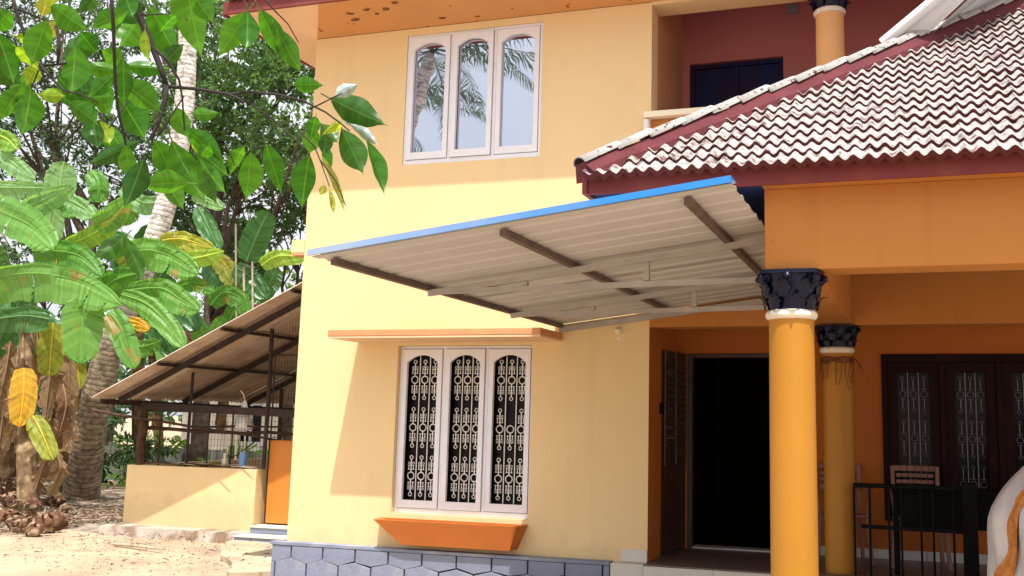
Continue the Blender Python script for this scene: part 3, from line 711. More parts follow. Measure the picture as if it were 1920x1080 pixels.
# veranda window: dark wood frame, shutters and dull grilles
wx0, wx1, wz0, wz1 = 1.945, 3.50, .34, 1.862
mb = MB(); y0 = 1.13
mb.box((wx0+.001, y0, wz0+.001), (wx0+.05, y0+.09, wz1-.001)); mb.box((wx1-.05, y0, wz0+.001), (wx1-.001, y0+.09, wz1-.001)); mb.box((wx0+.051, y0, wz1-.075), (wx1-.051, y0+.09, wz1-.001)); mb.box((wx0+.051, y0, wz0+.001), (wx1-.051, y0+.09, wz0+.05))
WW = (wx1-wx0-.1)/3
for k in (1, 2): mb.box((wx0+.05+WW*k-.025, y0+.001, wz0+.051), (wx0+.05+WW*k+.025, y0+.089, wz1-.076))
vw = add('window', mb, M['darkwood2'], H, label='wide dark timber veranda window with three grilled shutters', bev=.004)
for k in range(3):
    a = wx0+.05+WW*k+(.026 if k else .001); b = wx0+.05+WW*(k+1)-(.026 if k < 2 else .001)
    m_ = MB(); st = .085
    m_.box((a, y0+.02, wz0+.052), (a+st, y0+.05, wz1-.077)); m_.box((b-st, y0+.02, wz0+.052), (b, y0+.05, wz1-.077)); m_.box((a+st+.001, y0+.021, wz1-.17), (b-st-.001, y0+.049, wz1-.077)); m_.box((a+st+.001, y0+.021, wz0+.052), (b-st-.001, y0+.049, wz0+.15))
    add('shutter', m_, M['darkwood2'], vw, bev=.003)
    m_ = MB(); m_.box((a+st-.01, y0+.075, wz0+.14), (b-st+.01, y0+.078, wz1-.16)); add('pane', m_, M['darkglass'], vw)
    gm = MB(); yg = y0+.062; oa, ob = a+st, b-st; w_ = ob-oa; per = (wz1-wz0-.32)/3
    for c in range(3):
        xc = oa+w_*(.17+.33*c)
        for r in range(3):
            zc = wz0+.15+per*(r+.5)
            gm.ring((xc, yg, zc), .028, .0028, n=12, k=4)
            for sg in (1, -1):
                gm.beam((xc, yg, zc+sg*.045), (xc, yg, zc+sg*.13), .007, .004, (0, 1, 0)); gm.beam((xc-.024, yg, zc+sg*.045), (xc+.024, yg, zc+sg*.045), .003, .005, (0, 1, 0))
                gm.ring((xc, yg, zc+sg*.15), .015, .0025, n=8, k=4)
    for c in range(2):
        xb_ = oa+w_*(.335+.33*c); gm.beam((xb_, yg+.004, wz0+.14), (xb_, yg+.004, wz1-.16), .008, .0045, (0, 1, 0))
    add('window_grille', gm, M['dimgrille'], vw)

# ---- columns
def capital(c, z, r0, r1, h):
    mb = MB(); n = 48; prof = []
    K = 14
    for k in range(K+1):
        t = k/K; prof.append((r0 + (r1-r0)*(.12*math.sin(t*math.pi*1.0)+t**1.7*.78), h*.93*t))
    i0 = len(mb.v)
    for k, (r, zz) in enumerate(prof):
        t = k/K
        for j in range(n):
            a = 2*math.pi*j/n
            lob = .010*math.cos(8*a)*math.sin(math.pi*min(1, t*2.1)) if t < .48 else .014*math.cos(8*a+math.pi)*math.sin(math.pi*(t-.48)/.52)
            R_ = r+lob+.003*math.sin(37*a+11*t)
            mb.v.append((c[0]+R_*math.cos(a), c[1]+R_*math.sin(a), z+zz))
    for k in range(K):
        for j in range(n): mb.f.append((i0+k*n+j, i0+k*n+(j+1) % n, i0+(k+1)*n+(j+1) % n, i0+(k+1)*n+j))
    # acanthus leaves, two tiers, curling outward
    for tier, (za, hh, off) in enumerate([(0.02, .42, 0), (.30, .52, .5)]):
        for j in range(8):
            a = 2*math.pi*(j+off)/8 + .2; rows = []
            for s in range(8):
                t = s/7; rr = r0 + .012 + (r1-r0)*(.10+.55*(za+hh*t)) + .05*max(0, t-.6)**1.2*2.2
                zz = z + h*(za+hh*t - .35*max(0, t-.78))
                wd = .042*math.sin(math.pi*(.18+.78*t))**.7
                rows.append([(rr-.004 if q in (-1, 1) else rr+.006, q*wd*(1+.22*math.sin(s*2.6)), zz) for q in (-1, -.5, 0, .5, 1)])
            i1 = len(mb.v)
            for row in rows:
                for (rr, tt, zz) in row:
                    mb.v.append((c[0]+rr*math.cos(a)-tt*math.sin(a), c[1]+rr*math.sin(a)+tt*math.cos(a), zz))
            for s in range(7):
                for q in range(4): mb.f.append((i1+s*5+q, i1+s*5+q+1, i1+(s+1)*5+q+1, i1+(s+1)*5+q))
    # volutes at the four corners
    for j in range(4):
        a = math.pi/4+j*math.pi/2; pts = []; rd = []
        for s in range(22):
            th = s/21*3.2*math.pi; rr = .036*(1-s/24)
            pts.append((c[0]+(r1+.0+rr*math.cos(th+2.2))*math.cos(a), c[1]+(r1+.0+rr*math.cos(th+2.2))*math.sin(a), z+h*.80+rr*math.sin(th+2.2))); rd.append(.014*(1-s/40))
        mb.tube(pts, rd, 6)
        # mid-face rosette
        b_ = j*math.pi/2; mb.lathe([(.002, 0), (.02, .006), (.026, .02), (.018, .035), (.002, .04)], (c[0]+(r1-.012)*math.cos(b_), c[1]+(r1-.012)*math.sin(b_), z+h*.74), 8)
    # concave-sided abacus
    poly = []
    for j in range(4):
        a = math.pi/4+j*math.pi/2; b_ = a+math.pi/2
        for s in range(6):
            t = s/6; A_ = a+(b_-a)*t; R_ = (r1+.028)*(1-.16*math.sin(math.pi*t)); poly.append((c[0]+R_*math.cos(A_), c[1]+R_*math.sin(A_)))
    mb.prism(poly[::-1], 2, z+h*.90, z+h)
    return mb
def column(c, z0, z1, r, mt, label, caph=.215):
    mb = MB(); zr = z1-caph
    mb.lathe([(r*1.01, 0), (r*1.01, (zr-z0)*.3), (r*1.0, (zr-z0)*.7), (r*.985, zr-z0)], (c[0], c[1], z0), 48)
    col = add('column', mb, mt, H, label=label, auto=40)
    mb = MB(); mb.lathe([(r*.99, -.052), (r*1.07, -.048), (r*1.13, -.036), (r*1.15, -.022), (r*1.09, -.010), (r*1.02, -.0005)], (c[0], c[1], zr), 48)
    add('neck_ring', mb, M['ring'], col, auto=50)
    add('capital', capital(c, zr, r*.98, r*1.50, caph), M['navy'], col, auto=45, label='navy blue leafy capital')
    return col
column((1.588, -3.02), -.45, 2.04, .126, M['column'], 'bright ochre front porch column with navy leafy capital')
bc = column((1.617, .125), 0, 2.03, .126, M['column'], 'shaded ochre veranda column behind the front one, dry twine at its neck', .18)
column((1.61, .10), 4.0, 5.05, .124, M['colup'], 'upstairs balcony column with blue capital', .19)
# dry garland tied round the veranda column neck
mb = MB()
for k in range(5):
    mb.tube([(1.617+.137*math.cos(a), .125+.137*math.sin(a), 1.76-.01*k+.01*math.sin(5*a+k)) for a in [i*.4 for i in range(17)]], .004, 4)
for k in range(16):
    a = rad(-175+k*11+random.uniform(-8, 8)); x = 1.617+.14*math.cos(a); y = .125+.14*math.sin(a); L_ = random.uniform(.06, .30)
    mb.tube([(x, y, 1.77), (x+random.uniform(-.015, .015), y-.012, 1.77-L_*.5), (x+random.uniform(-.03, .03), y-.012, 1.77-L_)], .0035, 4)
mb.tube([(1.75, .09, 1.77), (1.80, .06, 1.71), (1.83, .05, 1.66), (1.84, .05, 1.63)], .006, 5); mb.tube([(1.75, .09, 1.76), (1.79, .05, 1.72), (1.81, .05, 1.64)], .004, 5)
tag(add('dry_garland', mb, M['twine']), 'dry brown garland tied round the neck of the veranda column', 'garland')

# ---- porch roof
fx0, fy0 = .47, -3.29; zf0, zf1 = 2.487, 2.60; SL = .68; ang = math.atan(SL)
PR = MB(); yt = -.30; t = yt-fy0
PR.face([(fx0, fy0, zf1), (6, fy0, zf1), (6, yt, zf1+SL*t), (fx0+t, yt, zf1+SL*t)]); PR.face([(fx0, fy0, zf1), (fx0+t, yt, zf1+SL*t), (fx0, yt, zf1)]); PR.face([(fx0, yt+.29, zf1-.001), (fx0, yt, zf1-.001), (fx0+t, yt, zf1+SL*t), (fx0+t, yt+.29, zf1+SL*t)])
PR = add('porch_roof', PR, M['fascia'], H, label='clay tiled hipped porch roof whitened by weather')
mb = MB(); mb.box((fx0, fy0-.02, zf0), (6, fy0, zf1-.012)); add('fascia_board', mb, M['fascia'], PR, label='dark red front fascia of the porch roof')
mb = MB(); mb.hexa([(fx0-.03, fy0-.035, zf0), (fx0-.001, fy0-.035, zf0), (fx0-.001, yt, zf0), (fx0-.03, yt, zf0), (fx0-.03, fy0-.035, zf1), (fx0-.001, fy0-.035, zf1), (fx0-.001, yt, zf1), (fx0-.03, yt, zf1)]); add('fascia_board', mb, M['fascia'], PR)
mb = MB(); mb.face([(fx0, fy0, zf0+.012), (fx0, yt, zf0+.012), (XP, yt, zf0+.012), (XP, fy0, zf0+.012)]); mb.face([(fx0+.001, yt, zf0+.011), (fx0+.001, 0, zf0+.011), (XP, 0, zf0+.011), (XP, yt, zf0+.011)]); add('side_soffit', mb, M['navyflat'], PR)
mb = MB(); mb.face([(XP, fy0, zf0+.011), (XP, -3.151, zf0+.011), (6, -3.151, zf0+.011), (6, fy0, zf0+.011)]); add('front_soffit', mb, M['porch'], PR)
PWT, EXP = .157, .160
meshes = [tile_mesh2(PWT*1.03, .205, amp=.0135+.001*k, name='porch_tile_mesh') for k in range(3)]
stuffv = []; nt_ = 0
rows = int(((yt-fy0)/math.cos(ang))/EXP)+1
tiles = []
for r in range(rows):
    s = -.12 + r*EXP; y = fy0 + s*math.cos(ang); z = zf1 + (y-fy0)*SL
    for k in range(40):
        x = fx0 + PWT*(k+.5) + (0 if r % 2 == 0 else 0)
        if x > 4.2: break
        if x - PWT*.2 < fx0 + (y-fy0) + .07: continue
        p = Vector((x, y, z+.028)); tiles.append((x+ (2 if y > -1 else 0), p))
tiles.sort(key=lambda q: q[0])
for i, (k_, p) in enumerate(tiles):
    M4 = Matrix.Translation(p) @ Matrix.Rotation(random.gauss(0, .012), 4, 'Z') @ Matrix.Rotation(ang-.12+random.gauss(0, .012), 4, 'X') @ Matrix.Rotation(random.gauss(0, .015), 4, 'Y')
    if i < 290: add('roof_tile', meshes[i % 3], None, PR, M4=M4)
    else: stuffv.append(M4)
if stuffv:
    mb = MB(); src = meshes[0]
    for M4 in stuffv:
        i = len(mb.v); mb.v += [tuple(M4 @ v.co) for v in src.vertices]; mb.f += [tuple(i+q for q in f.vertices) for f in src.polygons]
    me = mb.mesh('far_tiles', M['tile'], True); at = me.attributes.new('top', 'FLOAT', 'POINT'); nv = len(src.vertices)
    for i in range(len(me.vertices)): at.data[i].value = src.attributes['top'].data[i % nv].value
    add('roof_tiles_beyond', me, None, PR, kind='stuff', M4=Matrix())
# hip: mortar band and half-round ridge tiles
hd = Vector((1, 1, SL)).normalized(); h0 = Vector((fx0-.03, fy0-.03, zf1+.02))
side = Vector((1, -1, 0)).normalized(); upn = side.cross(hd); upn = upn if upn.z > 0 else -upn
mb = MB(); L_ = 4.2
prof = [(.125, -.075), (.115, -.015), (.05, .05), (-.05, .05), (-.12, -.05)]
i = len(mb.v); NS = 24
for sgm in range(NS+1):
    for (a, b) in prof:
        p = h0+hd*(L_*sgm/NS) + side*a + upn*(b+.004*math.sin(sgm*1.7)); mb.v.append(tuple(p))
for sgm in range(NS):
    for q in range(len(prof)-1): mb.f.append((i+sgm*5+q, i+sgm*5+q+1, i+(sgm+1)*5+q+1, i+(sgm+1)*5+q))
mb.f.append((i, i+1, i+2, i+3, i+4))
add('hip_mortar', mb, M['hipred'], PR, label='dark red mortar band along the hip')
def ridge_mesh():
    mb = MB(); n = 8; R0, R1, l, th = .075, .062, .285, .012
    for (yy, r) in ((0, R0), (l, R1)):
        for j in range(n+1):
            a = math.pi*j/n; mb.v.append((r*math.cos(a), yy, r*.62*math.sin(a)))
    for j in range(n+1):
        a = math.pi*j/n; mb.v.append(((R0-th)*math.cos(a), 0, (R0-th)*.62*math.sin(a)))
    N = n+1
    for j in range(n): mb.f.append((j, N+j, N+j+1, j+1)); mb.f.append((j+1, 2*N+j+1, 2*N+j, j))
    me = mb.mesh('ridge_tile_mesh', M['tile'], True); at = me.attributes.new('top', 'FLOAT', 'POINT')
    for i in range(len(me.vertices)): at.data[i].value = 3 if i < 2*N else 0
    return me
rm = ridge_mesh()
for k in range(17):
    p = h0 + hd*(.245*k) + upn*.045
    B = Matrix((side, hd, upn)).transposed().to_4x4(); B.translation = p
    add('ridge_tile', rm, None, PR, M4=B @ Matrix.Rotation(.07+random.gauss(0, .012), 4, 'X') @ Matrix.Rotation(random.gauss(0, .03), 4, 'Z'))

# ---- balcony upstairs
mb = MB(); mb.box((-.05, -.085, 3.945), (5.9, .16, 4.0)); add('balcony_coping', mb, M['ivory'], H, bev=.004, label='pale cream coping along the balcony edge')
mb = MB(); mb.box((.0, .161, 3.7), (5.79, 1.349, 3.79)); add('balcony_floor', mb, M['sitout'], H)
mb = MB(); mb.box((0.0, 0, 5.055), (6, .29, 5.6)); add('balcony_beam', mb, M['wall'], H)
mb = MB(); mb.box((-.23, .2305, 3.8), (0, 1.349, 5.6)); add('balcony_side_wall', mb, M['balconyside'], H)
bwall = wall_holes(-.23, 5.79, 3.79, 5.6, 1.35, 1.5, [(.07, 1.05, 3.8, 4.94)]); add('balcony_back_wall', bwall, M['maroon'], H)
mb = MB(); mb.box((-.23, .291, 5.601), (5.79, 1.5, 5.66)); add('balcony_ceiling', mb, M['maroon'], H)
mb = MB(); mb.box((.072, 1.42, 3.8), (1.048, 1.46, 4.938)); 
bd = add('balcony_door', mb, M['darkblue'], H, label='very dark blue balcony door')
m_ = MB(); m_.box((.072, 1.38, 3.8), (.115, 1.419, 4.93)); m_.box((1.005, 1.38, 3.8), (1.048, 1.419, 4.93)); m_.box((.116, 1.381, 4.89), (1.004, 1.419, 4.93)); m_.box((.54, 1.385, 3.8), (.575, 1.419, 4.889)); add('door_frame', m_, M['darkblue'], bd)
mb = MB(); mb.tube([(-.03, -.05, 3.80), (-.03, -.05, 3.93)], .028, 12); add('drain_spout', mb, M['plastic'], H)
# small junction box on the balcony wall
p = aty(1487, 17, 1.33); mb = MB(); mb.box((p.x-.05, 1.31, p.z-.045), (p.x+.05, 1.349, p.z+.045)); mb.lathe([(.02, 0), (.026, .01), (.02, .03), (.004, .035)], (p.x, 1.30, p.z-.02), 12); add('junction_box', mb, M['greyblue'], H, label='small grey box high on the balcony wall')

# white sheet sunshade standing on the porch roof
def onroof(px, py, off=0):
    d = ray(px, py); n_ = Vector((0, -SL, 1)); p0 = Vector((0, fy0, zf1+.05+off)); t = (p0-CAM).dot(n_)/d.dot(n_); return CAM+d*t
W = thing('white_sunshade', onroof(1655, 85), 'white sheet sunshade with round edge pipe leaning above the tiled porch roof', 'sunshade')
a = onroof(1655, 82, .03); b = aty(1790, -30, a.y-.15)
mb = MB(); mb.tube([a, a.lerp(b, .5), b + (b-a)*.3], .043, 16); add('edge_pipe', mb, M['whitesheet'], W, auto=40)
c = onroof(1735, 74, .02); e1 = onroof(1925, -12, .0)+Vector((0, 0, .06)); 
b2 = b+(b-a)*.3; top2 = aty(1850, -40, c.y-.1)
mb = MB(); mb.face([a+Vector((.02, 0, -.03)), c+Vector((-.02, 0, .005)), top2, b2]); mb.face([p+Vector((0, .01, 0)) for p in (b2, top2, c+Vector((-.02, 0, .005)), a+Vector((.02, 0, -.03)))]); add('white_board', mb, M['whitesheet'], W)
mb = MB(); mb.face([c, e1, e1+Vector((.6, .5, .8)), top2+Vector((.02, .02, 0))]); add('grey_underside', mb, M['whitesheet'], W)
mb = MB(); mb.beam(c+Vector((0, 0, -.01)), e1+Vector((.5, .25, .18)), .05, .03); add('lower_rail', mb, M['whitesheet'], W)

# ================================================================== AWNING
AW = thing('tin_awning', (.27, -2, 2.04), 'corrugated sheet awning with blue edge trim on thin steel trusses, jutting over the entrance', 'awning')
AS = .1229; AX0, AX1 = -.885, 1.42
def az(x): return 2.062 + AS*(x+.871)
def rib(t):  # t in rib units, trapezoid wave
    f = t % 1.0
    return 0 if f < .62 else (.009*min(1, (f-.62)/.08, (1-f)/.08))
for k in range(4):
    ya, yb = -4.0+k*1.0, -4.0+(k+1)*1.0+.03
    if k == 3: yb = -.004
    mb = MB(); ys_ = []
    y = ya
    base = [0, .62, .70, .92]
    yy = []
    n0 = math.floor((ya+10)/.22)
    for q in range(n0-1, n0+8):
        for b_ in base:
            v = q*.22+b_*.22-10
            if ya < v < yb: yy.append(v)
    yy = [ya]+yy+[yb]
    for (dz, flip) in ((0, 0), (-.003, 1)):
        i = len(mb.v)
        for v in yy:
            h = rib((v+10)/.22)
            for x in (AX0, AX1+random.uniform(-.004, .004)): mb.v.append((x, v, az(x)+h+dz + (.004 if k % 2 else 0)))
        for j in range(len(yy)-1):
            q = (i+2*j, i+2*j+1, i+2*j+3, i+2*j+2); mb.f.append(q if not flip else q[::-1])
    add('roof_sheet', mb, M['tinunder'], AW)
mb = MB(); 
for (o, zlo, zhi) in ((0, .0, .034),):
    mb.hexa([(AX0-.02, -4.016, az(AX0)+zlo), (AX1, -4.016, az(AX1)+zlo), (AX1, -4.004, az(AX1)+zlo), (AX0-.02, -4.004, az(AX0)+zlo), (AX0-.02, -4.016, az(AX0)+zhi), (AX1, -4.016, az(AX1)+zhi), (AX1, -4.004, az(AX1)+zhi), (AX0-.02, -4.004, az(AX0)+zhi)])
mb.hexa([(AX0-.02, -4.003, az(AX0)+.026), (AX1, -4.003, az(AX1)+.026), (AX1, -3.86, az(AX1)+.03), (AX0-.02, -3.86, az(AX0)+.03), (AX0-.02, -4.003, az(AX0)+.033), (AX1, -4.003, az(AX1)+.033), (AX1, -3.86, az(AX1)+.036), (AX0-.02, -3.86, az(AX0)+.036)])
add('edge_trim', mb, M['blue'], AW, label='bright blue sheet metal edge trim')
for x in (-.82, .19, 1.18):
    mb = MB(); z = az(x)-.003-.019; mb.beam((x, -3.88, z), (x, -.01, z), .04, .034); add('purlin', mb, M['brownsteel'], AW)
for y in (-2.75, -1.3):
    tr = MB(); 
    for side_ in (0,):
        tr.beam((-.80, y, az(-.80)-.062), (1.46, y, az(1.46)-.062), .034, .038)
    t1 = add('top_chord', tr, M['steel'], AW)
    mb = MB(); mb.beam((-.72, y, 2.018), (1.46, y, 2.045), .028, .034); add('bottom_chord', mb, M['steel'], AW)
    for x in (-.12, .68):
        zt_ = az(x)-.084; zb_ = 2.018+(x+.72)*.0124+.021
        mb = MB(); mb.box((x-.018, y-.017, zb_), (x+.018, y+.017, zt_)); add('strut', mb, M['steel'], AW)
mb = MB(); mb.beam((-.84, -.025, az(-.84)-.05), (1.42, -.025, az(1.42)-.05), .03, .05); add('wall_rail', mb, M['steel'], AW)

# ================================================================== RAILING AND FURNITURE
RL = thing('veranda_railing', (2.2, -.02, 0), 'black steel railing with thin uprights running right from the veranda column', 'railing')
mb = MB(); mb.beam((1.735, -.02, .715), (2.66, -.02, .715), .05, .035, ); add('top_rail', mb, M['blacksteel'], RL, bev=.006)
mb = MB(); mb.beam((1.79, -.02, .39), (2.66, -.02, .38), .03, .03); add('lower_rail', mb, M['blacksteel'], RL)
for px in (1603, 1632, 1668, 1691, 1728, 1751, 1789):
    x = aty(px, 1010, -.02).x; mb = MB(); mb.beam((x, -.02, 0), (x, -.02, .698), .018, .018); add('baluster', mb, M['blacksteel'], RL)
x = aty(1820, 1010, -.02).x; mb = MB(); mb.box((x-.055, -.07, 0), (x+.055, .05, .76)); add('post', mb, M['blacksteel'], RL, bev=.005)
# dark table behind the rail
T = thing('black_table', (2.45, .35, 0), 'black table with deep apron standing behind the railing', 'table')
mb = MB(); mb.box((2.03, .12, .66), (3.0, .62, .69)); add('table_top', mb, M['blacksteel'], T, bev=.004)
mb = MB(); mb.box((2.10, .15, .38), (2.95, .165, .659)); add('apron', mb, M['blacksteel'], T)
for (x, y) in ((2.06, .15), (2.06, .59), (2.96, .15), (2.96, .59)):
    mb = MB(); mb.box((x-.02, y-.02, 0), (x+.02, y+.02, .659)); add('leg', mb, M['blacksteel'], T)
def chair(name, c, rz, label, s=1.0, group=None):
    t = thing(name, (c[0], c[1], 0), label, 'chair', group); t.rotation_euler = (0, 0, rz); bpy.context.view_layer.update()
    R3 = Matrix.Translation((c[0], c[1], 0)) @ Matrix.Rotation(rz, 4, 'Z')
    def put(nm, mb, mt, **k):
        o = bpy.data.objects.new(nm, mb.mesh(nm, mt, k.get('smooth', False))); link(o, t); b = o.modifiers.new('bevel', 'BEVEL'); b.width = .005; b.limit_method = 'ANGLE'; return o
    # local: front = -y, back at +y
    mb = MB(); mb.hexa([(-.21, -.2, .40), (.21, -.2, .40), (.19, .2, .385), (-.19, .2, .385), (-.21, -.2, .425), (.21, -.2, .425), (.19, .2, .41), (-.19, .2, .41)]); put('seat', mb, M['chair'])
    # slatted back frame with two cut slots
    def bk(z): return .2 + (z-.4)*.22
    mb = MB()
    def slab(x0, x1, z0, z1, bow=0):
        n = 6
        for i in range(n):
            xa = x0+(x1-x0)*i/n; xb = x0+(x1-x0)*(i+1)/n; f = lambda x: .03*(1-(x/.2)**2)
            mb.hexa([(xa, bk(z0)+f(xa), z0), (xb, bk(z0)+f(xb), z0), (xb, bk(z0)+f(xb)+.018, z0), (xa, bk(z0)+f(xa)+.018, z0), (xa, bk(z1)+f(xa), z1), (xb, bk(z1)+f(xb), z1), (xb, bk(z1)+f(xb)+.018, z1), (xa, bk(z1)+f(xa)+.018, z1)])
    slab(-.19, .19, .795, .845); put('back_top_rail', mb, M['chair'])
    for (z0, z1) in ((.74, .775), (.685, .72), (.60, .665)):
        mb = MB(); slab(-.165, .165, z0, z1); put('back_slat', mb, M['chair'])
    for sx in (-1, 1):
        mb = MB(); mb.beam((sx*.185, bk(.42), .42), (sx*.195, bk(.84), .84), .035, .02, (0, 1, 0)); put('back_upright', mb, M['chair'])
        mb = MB(); mb.beam((sx*.2, -.19, .40), (sx*.235, -.22, 0), .035, .03, (0, 1, 0)); put('leg', mb, M['chair'])
        mb = MB(); mb.beam((sx*.185, .2, .40), (sx*.215, .26, 0), .035, .03, (0, 1, 0)); put('leg', mb, M['chair'])
        mb = MB(); mb.tube([(sx*.2, -.2, .41), (sx*.225, -.2, .60), (sx*.225, -.12, .64), (sx*.21, .1, .64), (sx*.195, bk(.62), .62)], .015, 6); put('armrest', mb, M['chair'])
    return t
chair('plastic_chair', (2.235, .78), rad(4)-0, 'brown plastic chair with slatted back standing against the veranda window', 1)
chair('plastic_chair', (1.58, .78), rad(10), 'brown plastic chair half hidden behind the shaded column', 1)
# covered scooter / bundle at the right edge
def cloth_obj():
    T_ = thing('covered_bundle', (3.15, -1.7, GZ), 'white sheet with an orange blanket draped over a bulky bundle at the right edge', 'covered bundle')
    mb = MB(); NU, NV = 90, 60
    def S(u, v):   # u around 0..1, v height 0..1
        a = 2*math.pi*u
        rx, ry = .72, .78; H_ = 1.85
        prof = 1.0 if v < .62 else max(.02, 1-((v-.62)/.38)**1.35)**.75
        r = prof*(1+.075*math.sin(9*a+4*v+1.5*math.sin(5*v))*(1-v)+.05*math.sin(19*a+9*v)*(1-v*.6)+.05*noise.noise(Vector((math.cos(a)*2, math.sin(a)*2, v*4))))
        z = GZ + H_*v + .09*noise.noise(Vector((math.cos(a)*1.5, math.sin(a)*1.5, 5)))*min(1, v*2)
        return Vector((3.33+rx*r*math.cos(a)+.10*v, -1.75+ry*r*math.sin(a), z))
    for j in range(NV+1):
        for i in range(NU): mb.v.append(tuple(S(i/NU, j/NV)))
    for j in range(NV):
        for i in range(NU): mb.f.append((j*NU+i, j*NU+(i+1) % NU, (j+1)*NU+(i+1) % NU, (j+1)*NU+i))
    add('white_sheet', mb, M['cloth'], T_, smooth=True)
    mb = MB(); n = 34; cols = []
    for j in range(n+1):
        v = .10+.72*j/n; wd = .012+.004*math.sin(j*.6)
        uc = .512+.15*(v-.1)+.006*math.sin(j*.45)
        for q in range(7):
            u = uc+(q/6-.5)*2*wd; p = S(u, v); cdir = (p-Vector((3.39, -1.75, p.z))).normalized()
            mb.v.append(tuple(p+cdir*(.018+.012*math.sin(q*1.9+j*.5))))
    for j in range(n):
        for q in range(6): mb.f.append((j*7+q, j*7+q+1, (j+1)*7+q+1, (j+1)*7+q))
    add('orange_blanket', mb, M['clothwarm'], T_, smooth=True)
cloth_obj()
# ================================================================== OUTDOOR KITCHEN SHED
K = thing('outdoor_kitchen', (-7.1, 4.5, GZ), 'lean-to outdoor kitchen with sloping sheet roof, netting and a low pale yellow wall', 'kitchen shed')
KX0, KX1, KY = -8.24, -6.13, 3.0
mb = MB(); mb.box((KX0, KY, GZ), (KX1, KY+.12, .475)); mb.box((KX0, KY+.121, GZ), (KX0+.12, 7.8, .474)); mb.box((KX1-.12, KY+.121, GZ), (KX1, KY+.42, .474))
add('low_wall', mb, M['wall'], K, label='low pale yellow kitchen wall with a slanting shadow', bev=.004)
mb = MB(); n = 26; i = len(mb.v)
for k in range(n+1):
    x = KX0-.18+(KX1+.05-KX0+.18)*k/n
    f = KY-.22+.03*noise.noise(Vector((x*5, 0, 1))); zt = -.335+.02*noise.noise(Vector((x*4, 3, 1)))
    mb.v += [(x, f-.03, GZ-.02), (x, f, zt), (x, KY-.001, zt+.012)]
for k in range(n):
    for q in range(2): mb.f.append((i+k*3+q, i+k*3+3+q, i+k*3+4+q, i+k*3+1+q))
mb.f.append((0, 1, 2)); add('footing', mb, M['concrete'], K)
# door leaf, jamb, steps
mb = MB(); mb.box((-6.045, KY+.14, -.225), (-5.3, KY+.165, .86)); dd = add('sheet_door', mb, M['door'], K, label='plain orange metal half door', bev=.003)
mb = MB(); mb.box((-6.06, KY+.13, -.232), (-6.046, KY+.17, .87)); add('hinge_stile', mb, M['shedsteel'], dd)
mb = MB(); mb.box((-6.10, KY-.10, GZ), (-4.9, KY+.4, -.262)); mb.box((-6.118, KY-.40, GZ), (-4.9, KY-.101, -.355)); add('step', mb, M['plinth'], K, bev=.004, label='grey painted kitchen steps with white edges')
mb = MB(); mb.box((-6.11, KY-.115, -.2615), (-4.9, KY+.13, -.245)); mb.box((-6.128, KY-.415, -.3545), (-4.9, KY-.116, -.340)); add('step_edge', mb, M['ivory'], K, bev=.003)
# shed roof
ry0, ry1 = 2.25, 8.2; rx0, rz0 = -8.265, 1.386; rs = .4697; rx1 = -3.62
def rz(x): return rz0+rs*(x-rx0)
k = 0; y = ry0
while y < ry1-.1:
    y2 = min(y+.78, ry1); mb = MB(); us = [y+(y2-y)*q/24 for q in range(25)]
    for v in us:
        for x in (rx0+random.uniform(-.02, .02) if v == us[0] else rx0, rx1): mb.v.append((x, v, rz(x)+.014*math.sin(2*math.pi*v/.078)+ (.006 if k % 2 else 0)))
    for q in range(24): mb.f.append((2*q, 2*q+1, 2*q+3, 2*q+2))
    add('roof_sheet', mb, M['sheet'], K, smooth=True); y += .76; k += 1
def kb(nm, a, b, w, h, m_='shedsteel', up=(0, 0, 1)):
    mb = MB(); mb.beam(a, b, w, h, up); return add(nm, mb, M[m_], K)
for y in (2.62, 3.9, 5.4, 6.9): kb('rafter', (rx0+.15, y, rz(rx0+.15)-.095), (rx1, y, rz(rx1)-.095), .05, .07)
for x in (-7.23, -6.27, -5.25, -4.3): kb('purlin', (x, ry0+.02, rz(x)-.04), (x, ry1-.1, rz(x)-.04), .045, .04)
kb('eave_beam', (-8.18, ry0+.1, 1.335), (-8.18, ry1, 1.27), .05, .07)
kb('eave_beam', (-8.15, 3.1, 1.27), (-8.15, ry1, 1.22), .08, .10, 'wood')
kb('tie_beam', (-8.2, 3.08, 1.29), (-3.7, 3.08, 1.16), .05, .10); kb('tie_beam', (-8.15, 5.6, 1.28), (-3.7, 5.6, 1.22), .05, .08)
kb('tie_beam', (-8.15, 7.9, 1.27), (-3.7, 7.9, 1.27), .05, .08)
def kp(nm, x, y, z0, z1, r, m_='shedsteel'):
    mb = MB(); mb.tube([(x, y, z0), (x+random.uniform(-.015, .015), y, (z0+z1)/2), (x, y, z1)], r, 8); return add(nm, mb, M[m_], K)
mb = MB(); mb.tube([(-8.10, 3.10, .48), (-8.13, 3.1, .8), (-8.10, 3.1, 1.0), (-8.12, 3.1, 1.24)], [.075, .06, .07, .055], 9); add('timber_post', mb, M['wood'], K)
kp('steel_post', -6.07, 3.06, .476, rz(-6.07)-.06, .028); kp('steel_post', -7.33, 3.09, .476, rz(-7.33)-.06, .02)
for (x, y, z0, r, m_) in ((-7.6, 5.6, GZ, .035, 'wood'), (-6.9, 7.9, GZ, .05, 'wood'), (-5.6, 7.9, GZ, .04, 'wood'), (-8.2, 7.7, GZ, .05, 'wood'), (-6.4, 5.6, GZ, .03, 'shedsteel'), (-7.5, 7.9, GZ, .03, 'shedsteel')): kp('post', x, y, z0, rz(x)-.08, r, m_)
for x in (-7.8, -7.0, -6.62): kp('thin_upright', x, 3.09, .476, 1.22, .011)
